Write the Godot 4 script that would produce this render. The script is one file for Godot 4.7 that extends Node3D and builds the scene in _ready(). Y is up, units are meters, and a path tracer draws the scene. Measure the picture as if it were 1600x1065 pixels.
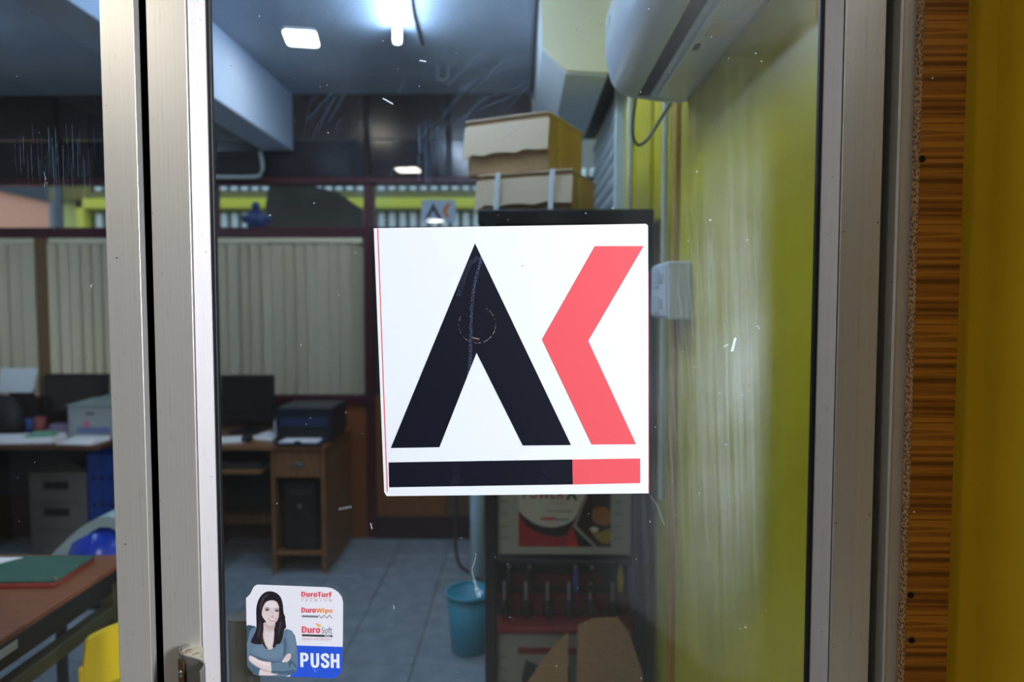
extends Node3D

# ---------------------------------------------------------------- materials
var M := {}
var rng := RandomNumberGenerator.new()
var names := {}

func c8(r: float, g: float, b: float) -> Color:
	return Color(r / 255.0, g / 255.0, b / 255.0)

func mat(col: Color, rough := 0.7, metal := 0.0, spec := 0.5) -> StandardMaterial3D:
	var m := StandardMaterial3D.new()
	m.albedo_color = col
	m.roughness = rough
	m.metallic = metal
	m.metallic_specular = spec
	return m

func noise_tex(freq: float, size: int, seed_: int, ramp: Array = [], octaves := 4, type := FastNoiseLite.TYPE_SIMPLEX_SMOOTH) -> NoiseTexture2D:
	var n := FastNoiseLite.new()
	n.noise_type = type
	n.frequency = freq
	n.seed = seed_
	n.fractal_octaves = octaves
	var t := NoiseTexture2D.new()
	t.width = size
	t.height = size
	t.seamless = true
	t.noise = n
	if ramp.size() > 0:
		var g := Gradient.new()
		var offs := PackedFloat32Array()
		var cols := PackedColorArray()
		for e in ramp:
			offs.append(e[0])
			cols.append(e[1])
		g.offsets = offs
		g.colors = cols
		t.color_ramp = g
	return t

func tri_tex(m: StandardMaterial3D, t: Texture2D, s: Vector3, world := true) -> StandardMaterial3D:
	m.albedo_texture = t
	m.uv1_triplanar = true
	m.uv1_world_triplanar = world
	m.uv1_scale = s
	return m

func glow(col: Color, energy: float) -> StandardMaterial3D:
	var m := mat(Color(0.9, 0.9, 0.9), 0.6)
	m.emission_enabled = true
	m.emission = col
	m.emission_energy_multiplier = energy
	return m

# ---------------------------------------------------------------- naming and nodes
func meta(o: Node3D, label := "", category := "", group := "", kind := "") -> Node3D:
	if label != "": o.set_meta("label", label)
	if category != "": o.set_meta("category", category)
	if group != "": o.set_meta("group", group)
	if kind != "": o.set_meta("kind", kind)
	return o

func numbered(called: String) -> String:
	if not names.has(called):
		names[called] = 0
		return called
	names[called] += 1
	return "%s_%03d" % [called, names[called]]

func thing(called: String, label: String, category: String, pos := Vector3.ZERO, turn := 0.0, group := "") -> Node3D:
	var o := Node3D.new()
	o.name = numbered(called)
	add_child(o)
	o.position = pos
	o.rotation.y = turn
	return meta(o, label, category, group)

func struct(called: String, label := "") -> Node3D:
	var o := Node3D.new()
	o.name = numbered(called)
	add_child(o)
	return meta(o, label, "", "", "structure")

func put(called: String, mesh: Mesh, m: Material, parent: Node3D, pos := Vector3.ZERO, rot := Vector3.ZERO) -> MeshInstance3D:
	var o := MeshInstance3D.new()
	o.name = called if parent != self else numbered(called)
	o.mesh = mesh
	o.material_override = m
	parent.add_child(o, true)
	o.position = pos
	o.rotation = rot
	return o

func lone(called: String, mesh: Mesh, m: Material, label: String, category: String, pos := Vector3.ZERO, rot := Vector3.ZERO, group := "") -> MeshInstance3D:
	var o := put(called, mesh, m, self, pos, rot)
	meta(o, label, category, group)
	return o

# ---------------------------------------------------------------- mesh tools
func st_new() -> SurfaceTool:
	var st := SurfaceTool.new()
	st.begin(Mesh.PRIMITIVE_TRIANGLES)
	return st

func tri(st: SurfaceTool, a: Vector3, b: Vector3, c: Vector3, out: Vector3, smooth := -1) -> void:
	if (c - a).cross(b - a).dot(out) < 0.0:
		var k := b
		b = c
		c = k
	st.set_smooth_group(smooth)
	for v in [a, b, c]:
		st.set_uv(Vector2(v.x, -v.y))
		st.add_vertex(v)

func quad(st: SurfaceTool, a: Vector3, b: Vector3, c: Vector3, d: Vector3, out: Vector3, smooth := -1) -> void:
	tri(st, a, b, c, out, smooth)
	tri(st, a, c, d, out, smooth)

func done(st: SurfaceTool) -> ArrayMesh:
	st.generate_normals()
	st.index()
	return st.commit()

# a box with chamfered edges, added at a transform
func add_box(st: SurfaceTool, size: Vector3, bev: float, at := Transform3D()) -> void:
	var h := size / 2.0
	bev = minf(bev, minf(h.x, minf(h.y, h.z)) * 0.9)
	var i := h - Vector3(bev, bev, bev)
	for ax in 3:
		var u := (ax + 1) % 3
		var w := (ax + 2) % 3
		for s in [-1.0, 1.0]:
			var p := []
			for k in [[-1.0, -1.0], [1.0, -1.0], [1.0, 1.0], [-1.0, 1.0]]:
				var v := Vector3.ZERO
				v[ax] = s * h[ax]
				v[u] = k[0] * i[u]
				v[w] = k[1] * i[w]
				p.append(at * v)
			var o := Vector3.ZERO
			o[ax] = s
			quad(st, p[0], p[1], p[2], p[3], at.basis * o)
		if bev <= 0.0:
			continue
		for su in [-1.0, 1.0]:
			for sw in [-1.0, 1.0]:
				var p := []
				for k in [[-1.0, 0], [1.0, 0], [1.0, 1], [-1.0, 1]]:
					var v := Vector3.ZERO
					v[ax] = k[0] * i[ax]
					v[u] = su * (h[u] if k[1] == 0 else i[u])
					v[w] = sw * (i[w] if k[1] == 0 else h[w])
					p.append(at * v)
				var o := Vector3.ZERO
				o[u] = su
				o[w] = sw
				quad(st, p[0], p[1], p[2], p[3], at.basis * o)
	if bev > 0.0:
		for sx in [-1.0, 1.0]:
			for sy in [-1.0, 1.0]:
				for sz in [-1.0, 1.0]:
					var s := Vector3(sx, sy, sz)
					tri(st, at * (s * Vector3(h.x, i.y, i.z)), at * (s * Vector3(i.x, h.y, i.z)), at * (s * Vector3(i.x, i.y, h.z)), at.basis * s)

func box(size: Vector3, bev := 0.002) -> ArrayMesh:
	var st := st_new()
	add_box(st, size, bev)
	return done(st)

# box from two corners, put as a part with its own origin at its centre
func slab(called: String, lo: Vector3, hi: Vector3, m: Material, parent: Node3D, bev := 0.002) -> MeshInstance3D:
	return put(called, box((hi - lo).abs(), bev), m, parent, (lo + hi) / 2.0)

# prism: polygon (in x,y) extruded from z0 to z1 (smooth > 0 rounds the sides)
func add_prism(st: SurfaceTool, poly: PackedVector2Array, z0: float, z1: float, at := Transform3D(), smooth := -1) -> void:
	var idx := Geometry2D.triangulate_polygon(poly)
	for k in range(0, idx.size(), 3):
		for z in [[z0, -1.0], [z1, 1.0]]:
			var q := []
			for j in 3:
				q.append(at * Vector3(poly[idx[k + j]].x, poly[idx[k + j]].y, z[0]))
			tri(st, q[0], q[1], q[2], at.basis * Vector3(0, 0, z[1] * signf(z1 - z0)))
	var sgn := -1.0 if Geometry2D.is_polygon_clockwise(poly) else 1.0
	for k in poly.size():
		var a := poly[k]
		var b := poly[(k + 1) % poly.size()]
		var n := Vector3(b.y - a.y, a.x - b.x, 0) * sgn
		quad(st, at * Vector3(a.x, a.y, z0), at * Vector3(b.x, b.y, z0), at * Vector3(b.x, b.y, z1), at * Vector3(a.x, a.y, z1), at.basis * n, smooth)

func prism(pts: Array, z0: float, z1: float, smooth := -1) -> ArrayMesh:
	var st := st_new()
	add_prism(st, PackedVector2Array(pts), z0, z1, Transform3D(), smooth)
	return done(st)

# prism lying along y: polygon given in (x,z)
func prism_y(pts: Array, y0: float, y1: float, smooth := -1) -> ArrayMesh:
	var st := st_new()
	var at := Transform3D(Basis(Vector3(1, 0, 0), Vector3(0, 0, 1), Vector3(0, 1, 0)), Vector3.ZERO)
	add_prism(st, PackedVector2Array(pts), y0, y1, at, smooth)
	return done(st)

func add_tube(st: SurfaceTool, pts: Array, rad: float, sides := 8) -> void:
	var rings := []
	for k in pts.size():
		var d: Vector3 = (pts[mini(k + 1, pts.size() - 1)] - pts[maxi(k - 1, 0)]).normalized()
		var up := Vector3(0, 1, 0) if absf(d.y) < 0.9 else Vector3(1, 0, 0)
		var a := d.cross(up).normalized()
		var b := a.cross(d).normalized()
		var ring := []
		for s in sides:
			var t := TAU * s / sides
			ring.append(pts[k] + (a * cos(t) + b * sin(t)) * rad)
		rings.append(ring)
	for k in pts.size() - 1:
		for s in sides:
			var n: int = (s + 1) % sides
			var mid: Vector3 = (rings[k][s] + rings[k][n] + rings[k + 1][s] + rings[k + 1][n]) / 4.0 - (pts[k] + pts[k + 1]) / 2.0
			quad(st, rings[k][s], rings[k][n], rings[k + 1][n], rings[k + 1][s], mid, 1)
	for e in [0, pts.size() - 1]:
		var o: Vector3 = pts[e] - pts[1 if e == 0 else e - 1]
		for s in range(1, sides - 1):
			tri(st, rings[e][0], rings[e][s], rings[e][s + 1], o)

func tube(pts: Array, rad: float, sides := 8) -> ArrayMesh:
	var st := st_new()
	add_tube(st, pts, rad, sides)
	return done(st)

func curve(pts: Array, n := 6) -> Array:
	var r := []
	for k in pts.size() - 1:
		var p0 = pts[maxi(k - 1, 0)]
		var p3 = pts[mini(k + 2, pts.size() - 1)]
		for j in n:
			r.append(pts[k].cubic_interpolate(pts[k + 1], p0, p3, float(j) / n))
	r.append(pts[pts.size() - 1])
	return r

func closed_curve(pts: Array, n := 5) -> Array:
	var r := []
	var c := pts.size()
	for k in c:
		for j in n:
			r.append(pts[k].cubic_interpolate(pts[(k + 1) % c], pts[(k + c - 1) % c], pts[(k + 2) % c], float(j) / n))
	return r

func lathe(prof: Array, sides := 24, smooth := 1) -> ArrayMesh:
	var st := st_new()
	for k in prof.size() - 1:
		var a: Vector2 = prof[k]
		var b: Vector2 = prof[k + 1]
		for s in sides:
			var t0 := TAU * s / sides
			var t1 := TAU * (s + 1) / sides
			var e0 := Vector3(cos(t0), 0, sin(t0))
			var e1 := Vector3(cos(t1), 0, sin(t1))
			var nrm := (e0 + e1) * (b.y - a.y) + Vector3(0, a.x - b.x, 0) * 2.0
			var q := [e0 * a.x + Vector3(0, a.y, 0), e1 * a.x + Vector3(0, a.y, 0), e1 * b.x + Vector3(0, b.y, 0), e0 * b.x + Vector3(0, b.y, 0)]
			if a.x > 1e-5: tri(st, q[0], q[1], q[2], nrm, smooth)
			if b.x > 1e-5: tri(st, q[0], q[2], q[3], nrm, smooth)
	return done(st)

func words(text: String, font_name: String, bold: bool, m: Material, parent: Node3D, x0: float, x1: float, y0: float, y1: float, z: float, called := "lettering", tilt := 0.0) -> MeshInstance3D:
	var f := SystemFont.new()
	f.font_names = PackedStringArray([font_name])
	f.font_weight = 700 if bold else 400
	var t := TextMesh.new()
	t.text = text
	t.font = f
	t.font_size = 64
	t.pixel_size = 0.001
	t.depth = 0.0
	t.curve_step = 1.0
	var bb := t.get_aabb()
	var o := put(called, t, m, parent)
	var sx := (x1 - x0) / maxf(bb.size.x, 1e-6)
	var sy := (y1 - y0) / maxf(bb.size.y, 1e-6)
	o.scale = Vector3(sx, sy, 1)
	o.position = Vector3(x0 - bb.position.x * sx, y0 - bb.position.y * sy, z)
	o.rotation.z = tilt
	return o

# ---------------------------------------------------------------- painting flat print
func fill_poly(im: Image, pts: Array, col: Color) -> void:
	var lo := 1e9
	var hi := -1e9
	for p in pts:
		lo = minf(lo, p.y)
		hi = maxf(hi, p.y)
	for y in range(maxi(0, int(floor(lo))), mini(im.get_height() - 1, int(ceil(hi))) + 1):
		var yy := y + 0.5
		var xs := []
		for k in pts.size():
			var a: Vector2 = pts[k]
			var b: Vector2 = pts[(k + 1) % pts.size()]
			if (a.y <= yy) != (b.y <= yy):
				xs.append(a.x + (yy - a.y) / (b.y - a.y) * (b.x - a.x))
		xs.sort()
		for k in range(0, xs.size() - 1, 2):
			var x0 := clampi(int(round(xs[k])), 0, im.get_width())
			var x1 := clampi(int(round(xs[k + 1])), 0, im.get_width())
			if x1 <= x0:
				continue
			if col.a >= 0.999:
				im.fill_rect(Rect2i(x0, y, x1 - x0, 1), col)
			else:
				for x in range(x0, x1):
					im.set_pixel(x, y, im.get_pixel(x, y).blend(col))

func blob(pts: Array, dx := 0.0, dy := 0.0) -> Array:
	var v := []
	for k in range(0, pts.size(), 2):
		v.append(Vector2(pts[k] - dx, pts[k + 1] - dy))
	return closed_curve(v, 6)

func flat_poly(pts: Array, dx := 0.0, dy := 0.0) -> Array:
	var v := []
	for k in range(0, pts.size(), 2):
		v.append(Vector2(pts[k] - dx, pts[k + 1] - dy))
	return v

func stroke(im: Image, a: Vector2, b: Vector2, w: float, col: Color) -> void:
	var n := (b - a).orthogonal().normalized() * w / 2.0
	fill_poly(im, [a + n, b + n, b - n, a - n], col)

func tex_of(im: Image) -> ImageTexture:
	return ImageTexture.create_from_image(im)

# ---------------------------------------------------------------- the scene
func _ready() -> void:
	rng.seed = 7
	# camera: 24 mm lens, eye 1.55 m, turned a little left and down
	var cam := Camera3D.new()
	cam.name = "camera"
	add_child(cam)
	cam.position = Vector3(0, 1.55, 0)
	cam.rotation = Vector3(-atan(57.0 / 1080.0), atan(15.0 / 1080.0), 0)
	var att := CameraAttributesPhysical.new()
	att.frustum_focal_length = 35.5
	att.frustum_focus_distance = 1.05
	att.exposure_aperture = 3.9
	att.frustum_near = 0.05
	att.frustum_far = 100.0
	cam.attributes = att
	cam.fov = rad_to_deg(2.0 * atan(532.5 / 1080.0))
	cam.near = 0.05
	cam.far = 100.0
	cam.current = true

	var env := Environment.new()
	env.background_mode = Environment.BG_SKY
	var sky := Sky.new()
	var sm := ProceduralSkyMaterial.new()
	sm.sky_top_color = c8(170, 200, 235)
	sm.sky_horizon_color = c8(215, 228, 240)
	sm.ground_horizon_color = c8(150, 150, 145)
	sm.ground_bottom_color = c8(110, 110, 105)
	sky.sky_material = sm
	env.sky = sky
	env.background_energy_multiplier = 2.2
	env.tonemap_mode = Environment.TONE_MAPPER_LINEAR
	env.tonemap_exposure = 1.0
	env.sdfgi_enabled = true
	env.ssao_enabled = true
	env.ssil_enabled = true
	var we := WorldEnvironment.new()
	we.name = "world"
	we.environment = env
	add_child(we)

	make_materials()
	lamps()
	shell()
	back_wall()
	alley()
	right_side()
	front_frames()
	door()
	logo_sticker()
	push_sticker()
	ceiling_bits()
	boxes_and_rack()
	floor_things()
	near_table()
	desks()

var KEY := 13.8
var TUBE := 54.0

func area(called: String, pos: Vector3, target: Vector3, size: Vector2, energy: float, col: Color) -> void:
	var l := AreaLight3D.new()
	l.name = called
	l.area_size = size
	l.area_normalize_energy = true
	l.light_energy = energy
	l.light_color = col
	l.shadow_enabled = true
	l.area_range = 20.0
	l.area_attenuation = 2.0
	add_child(l)
	var up := Vector3(0, 1, 0) if absf((target - pos).normalized().y) < 0.95 else Vector3(0, 0, 1)
	l.look_at_from_position(pos, target, up)

func lamps() -> void:
	# tall light fitting on the far side of the porch, to the right of the photographer
	var a := thing("wall_lamp", "tall white wall lamp on the porch to the right of the door", "lamp", Vector3(2.2, 2.2, 1.0), 0)
	a.look_at(Vector3(0, 1.6, -1.06), Vector3.UP)
	put("housing", box(Vector3(0.14, 1.1, 0.05), 0.01), mat(c8(210, 212, 215), 0.5), a, Vector3(0, 0, 0.035))
	put("diffuser", box(Vector3(0.09, 1.0, 0.02), 0.005), glow(c8(228, 240, 255), 3.0), a, Vector3(0, 0, 0.0))
	var dirv := (Vector3(0, 1.6, -1.06) - Vector3(2.2, 2.2, 1.0)).normalized()
	area("wall_lamp_light", Vector3(2.2, 2.2, 1.0) + dirv * 0.02, Vector3(0, 1.6, -1.06), Vector2(0.09, 1.0), KEY, c8(238, 245, 255))
	# fluorescent tube in the shop
	tube_lamp(Vector3(-0.502, 2.835, -2.84), "bright white ceiling tube lamp at the top middle of the glass door", TUBE)
	tube_lamp(Vector3(-0.30, 2.835, -1.6), "unseen tube lamp added just inside the glass door to brighten the yellow wall", TUBE * 0.38)  # added out of view, lifts the yellow wall and the area by the door
	tube_lamp(Vector3(-2.9, 2.835, -2.7), "white ceiling tube lamp over the left half of the shop", TUBE * 0.65)
	# square panel lamps: one in the shop, two in the porch whose images show in the glass
	panel_lamp(Vector3(-1.111, 2.9, -3.545), 0.205, 0.76, 0.19, "square white ceiling panel lamp between the beam and the tube lamp", 9.0, 0.25)
	panel_lamp(Vector3(-1.13, 2.9, 4.82), 0.22, 1.0, 0.13, "square ceiling panel lamp in the porch behind the photographer", 24.0, 0.15)
	panel_lamp(Vector3(-1.8, 2.9, 0.6), 0.45, 1.0, 0.0, "unseen square panel lamp added over the left of the porch as fill light", 2.5, 2.4)  # added out of view as fill for the pier, board and frames
	panel_lamp(Vector3(-1.38, 2.9, 9.0), 0.24, 1.0, 0.13, "square ceiling panel lamp at the far end of the porch", 24.0, 0.15)

func tube_lamp(pos: Vector3, label: String, e: float) -> void:
	var t := thing("tube_lamp", label, "lamp", pos, deg_to_rad(10))
	var pts := []
	for k in 13:
		pts.append(Vector3(0, 0, -0.6 + 0.1 * k))
	put("tube", tube(pts, 0.019, 12), glow(c8(198, 224, 255), e), t)
	put("end_cap", box(Vector3(0.042, 0.046, 0.02), 0.006), mat(c8(230, 235, 240), 0.4), t, Vector3(0, 0.006, -0.612))
	put("end_cap", box(Vector3(0.042, 0.046, 0.02), 0.006), mat(c8(230, 235, 240), 0.4), t, Vector3(0, 0.006, 0.612))
	put("batten", box(Vector3(0.03, 0.035, 1.22), 0.004), mat(c8(225, 228, 230), 0.5), t, Vector3(0, 0.046, 0))
	area(t.name + "_light", pos + Vector3(0, -0.025, 0), pos + Vector3(0, -1, 0), Vector2(0.03, 1.2), e * 0.010, c8(198, 224, 255))

func panel_lamp(pos: Vector3, size: float, ratio: float, turn: float, label: String, e: float, le: float) -> void:
	var t := thing("panel_lamp", label, "lamp", pos, turn)
	var h := size / 2.0
	var r := size * 0.14
	var pts := []
	for q in [[1, 1, 0.0], [-1, 1, 90.0], [-1, -1, 180.0], [1, -1, 270.0]]:
		for k in 5:
			var an := deg_to_rad(q[2] + k * 22.5)
			pts.append(Vector2((q[0] * (h - r) + cos(an) * r) * ratio, q[1] * (h - r) + sin(an) * r))
	var big := []
	for p in pts:
		big.append(p * 1.07)
	put("rim", prism_y(big, -0.012, 0.0), mat(c8(225, 228, 230), 0.5), t)
	put("diffuser", prism_y(pts, -0.015, -0.005), glow(c8(250, 250, 240), e), t)
	area(t.name + "_light", pos + Vector3(0, -0.02, 0), pos + Vector3(0, -1, 0), Vector2(size * ratio, size), le, c8(255, 246, 228))

func make_materials() -> void:
	# anodised aluminium: vertical streaks, small dark nicks
	var im := Image.create(512, 512, false, Image.FORMAT_RGB8)
	var col := []
	for x in 512:
		col.append(rng.randf_range(-0.012, 0.012))
	for x in 512:
		var v: float = 0.93 + col[x] * 0.5 + col[(x + 1) % 512] * 0.5
		im.fill_rect(Rect2i(x, 0, 1, 512), Color(v, v, v))
	for k in 26:
		var p := Vector2(rng.randf_range(8, 500), rng.randf_range(8, 500))
		var q := p + Vector2(rng.randf_range(-4, 4), rng.randf_range(-3, 3))
		stroke(im, p, q, rng.randf_range(1.0, 2.0), Color(0.35, 0.32, 0.28, 0.75))
	for k in 90:
		var p := Vector2(rng.randf_range(8, 500), rng.randf_range(8, 480))
		stroke(im, p, p + Vector2(0.3, rng.randf_range(8, 60)), 1.2, Color(0.8, 0.78, 0.74, 0.35))
	var at := tex_of(im)
	var al := mat(c8(232, 228, 222), 0.40, 0.6)
	tri_tex(al, at, Vector3(2.3, 2.3, 2.3))
	M.alu = al
	var al2 := mat(c8(228, 222, 224), 0.5, 0.35)
	tri_tex(al2, at, Vector3(2.9, 2.9, 2.9))
	M.alu_bead = al2
	M.gasket = mat(c8(18, 20, 26), 0.5)
	M.slot = mat(c8(12, 12, 11), 0.9, 0.0, 0.1)
	var g := StandardMaterial3D.new()
	g.albedo_color = Color(0.08, 0.10, 0.09, 0.02)
	g.transparency = BaseMaterial3D.TRANSPARENCY_ALPHA
	g.roughness = 0.0
	g.metallic_specular = 0.5
	M.glass = g
	# porch
	M.laminate = mat(Color.WHITE, 0.45)
	tri_tex(M.laminate, noise_tex(0.018, 512, 3, [[0.0, c8(92, 50, 12)], [0.35, c8(126, 72, 18)], [0.48, c8(166, 104, 30)], [0.56, c8(140, 84, 22)], [0.66, c8(182, 118, 36)], [1.0, c8(194, 130, 44)]], 5), Vector3(0.12, 7.0, 0.12))
	M.chip = mat(Color.WHITE, 0.95)
	tri_tex(M.chip, noise_tex(0.09, 256, 5, [[0.0, c8(40, 26, 16)], [0.4, c8(140, 104, 70)], [0.6, c8(190, 152, 110)], [1.0, c8(215, 180, 140)]], 3), Vector3(7, 7, 7))
	M.ochre = mat(Color.WHITE, 0.6)
	tri_tex(M.ochre, noise_tex(0.012, 256, 9, [[0.0, c8(196, 160, 8)], [1.0, c8(206, 168, 10)]], 3), Vector3(1.2, 1.2, 1.2))
	M.porch = mat(c8(150, 150, 150), 0.9)
	M.porch_ceil = mat(c8(190, 190, 188), 0.9)
	M.porch_floor = mat(c8(105, 102, 98), 0.8)
	# shop
	M.ceil = mat(Color.WHITE, 0.85)
	tri_tex(M.ceil, noise_tex(0.01, 256, 11, [[0.0, c8(150, 170, 192)], [1.0, c8(168, 188, 208)]], 3), Vector3(0.6, 0.6, 0.6))
	M.beam = mat(c8(176, 200, 232), 0.8)
	M.yellow = mat(Color.WHITE, 0.38)
	tri_tex(M.yellow, noise_tex(0.012, 256, 12, [[0.0, c8(186, 172, 14)], [0.6, c8(198, 186, 18)], [1.0, c8(204, 192, 26)]], 4), Vector3(0.8, 0.8, 0.8))
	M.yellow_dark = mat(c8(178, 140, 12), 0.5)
	M.wall = mat(c8(190, 188, 178), 0.9)
	M.tile = mat(Color.WHITE, 0.25)
	tri_tex(M.tile, noise_tex(0.02, 256, 14, [[0.0, c8(122, 138, 150)], [1.0, c8(146, 160, 170)]], 4), Vector3(1.5, 1.5, 1.5))
	M.grout = mat(c8(95, 98, 102), 0.95)
	M.maroon = mat(c8(74, 26, 38), 0.4)
	M.panel = mat(Color.WHITE, 0.18)
	tri_tex(M.panel, noise_tex(0.012, 256, 15, [[0.0, c8(30, 28, 36)], [1.0, c8(46, 44, 54)]], 3), Vector3(1.5, 0.8, 1.5))
	M.panel_brown = mat(c8(70, 64, 66), 0.25)
	var bl := mat(c8(208, 200, 172), 0.8)
	bl.backlight_enabled = true
	bl.backlight = Color(0.35, 0.35, 0.3)
	M.blind = bl
	M.cream = mat(c8(226, 222, 190), 0.7)
	M.sheet = mat(c8(196, 206, 210), 0.55)
	M.shutter = mat(c8(190, 206, 210), 0.5)
	M.white = mat(c8(232, 234, 236), 0.45)
	M.black = mat(c8(19, 19, 22), 0.6)
	M.dark = mat(c8(40, 38, 40), 0.6)
	M.paper = mat(c8(238, 240, 242), 0.9)
	M.chrome = mat(c8(215, 215, 215), 0.12, 1.0)
	M.steel = mat(c8(190, 190, 190), 0.3, 1.0)
	var cb := mat(Color.WHITE, 0.9)
	tri_tex(cb, noise_tex(0.03, 256, 17, [[0.0, c8(168, 132, 92)], [1.0, c8(190, 154, 112)]], 4), Vector3(3, 14, 3), false)
	M.card = cb
	M.card_light = mat(c8(218, 196, 164), 0.9)
	M.strap = mat(c8(235, 240, 245), 0.4)
	var wd := mat(Color.WHITE, 0.5)
	tri_tex(wd, noise_tex(0.02, 256, 18, [[0.0, c8(112, 72, 40)], [0.5, c8(134, 90, 52)], [1.0, c8(150, 102, 62)]], 4), Vector3(10, 1.2, 10))
	M.wood = wd
	var tb := mat(Color.WHITE, 0.45)
	tri_tex(tb, noise_tex(0.02, 256, 19, [[0.0, c8(126, 74, 46)], [1.0, c8(142, 86, 54)]], 4), Vector3(1.5, 1.5, 9))
	M.table = tb
	M.teal = mat(c8(48, 150, 176), 0.45)
	M.red = mat(c8(132, 24, 30), 0.6)

func shell() -> void:
	# shop floor of square tiles, each its own piece
	var f := struct("floor", "shop floor of pale blue-grey square tiles")
	slab("grout_bed", Vector3(-4.2, -0.12, -4.62), Vector3(0.62, -0.004, -1.02), M.grout, f, 0.0)
	var tm := box(Vector3(0.314, 0.012, 0.314), 0.002)
	for i in 12:
		for j in 11:
			var x := -0.784 + 0.16 + 0.32 * (i - 8)
			var z := -4.34 + 0.32 * j
			if x > 0.33 or z > -1.15:
				continue
			put("tile", tm, M.tile, f, Vector3(x, -0.004 + rng.randf_range(-0.0006, 0.0006), z))
	var c := struct("ceiling", "painted concrete shop ceiling")
	slab("slab", Vector3(-4.2, 2.9, -4.62), Vector3(0.62, 3.05, -1.0), M.ceil, c, 0.0)
	var wl := struct("wall_left")
	slab("masonry", Vector3(-4.2, 0, -4.6), Vector3(-4.05, 2.9, -1.0), M.wall, wl, 0.0)
	# porch on the photographer's side
	var pf := struct("floor", "porch floor in front of the door")
	slab("slab", Vector3(-3.2, -0.12, -1.02), Vector3(3.5, 0.0, 10.2), M.porch_floor, pf, 0.0)
	var pc := struct("ceiling", "porch ceiling")
	slab("slab", Vector3(-3.2, 2.9, -1.0), Vector3(3.5, 3.05, 10.2), M.porch_ceil, pc, 0.0)
	var pw := struct("wall_porch")
	var dk := mat(c8(58, 56, 56), 0.9)
	slab("masonry", Vector3(-3.2, 0, -1.1), Vector3(-3.05, 2.9, 10.2), dk, pw, 0.0)
	slab("masonry", Vector3(3.35, 0, -1.1), Vector3(3.5, 2.9, 10.2), M.ochre, pw, 0.0)
	slab("masonry", Vector3(-3.2, 0, 10.05), Vector3(3.5, 2.9, 10.2), dk, pw, 0.0)

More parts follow.
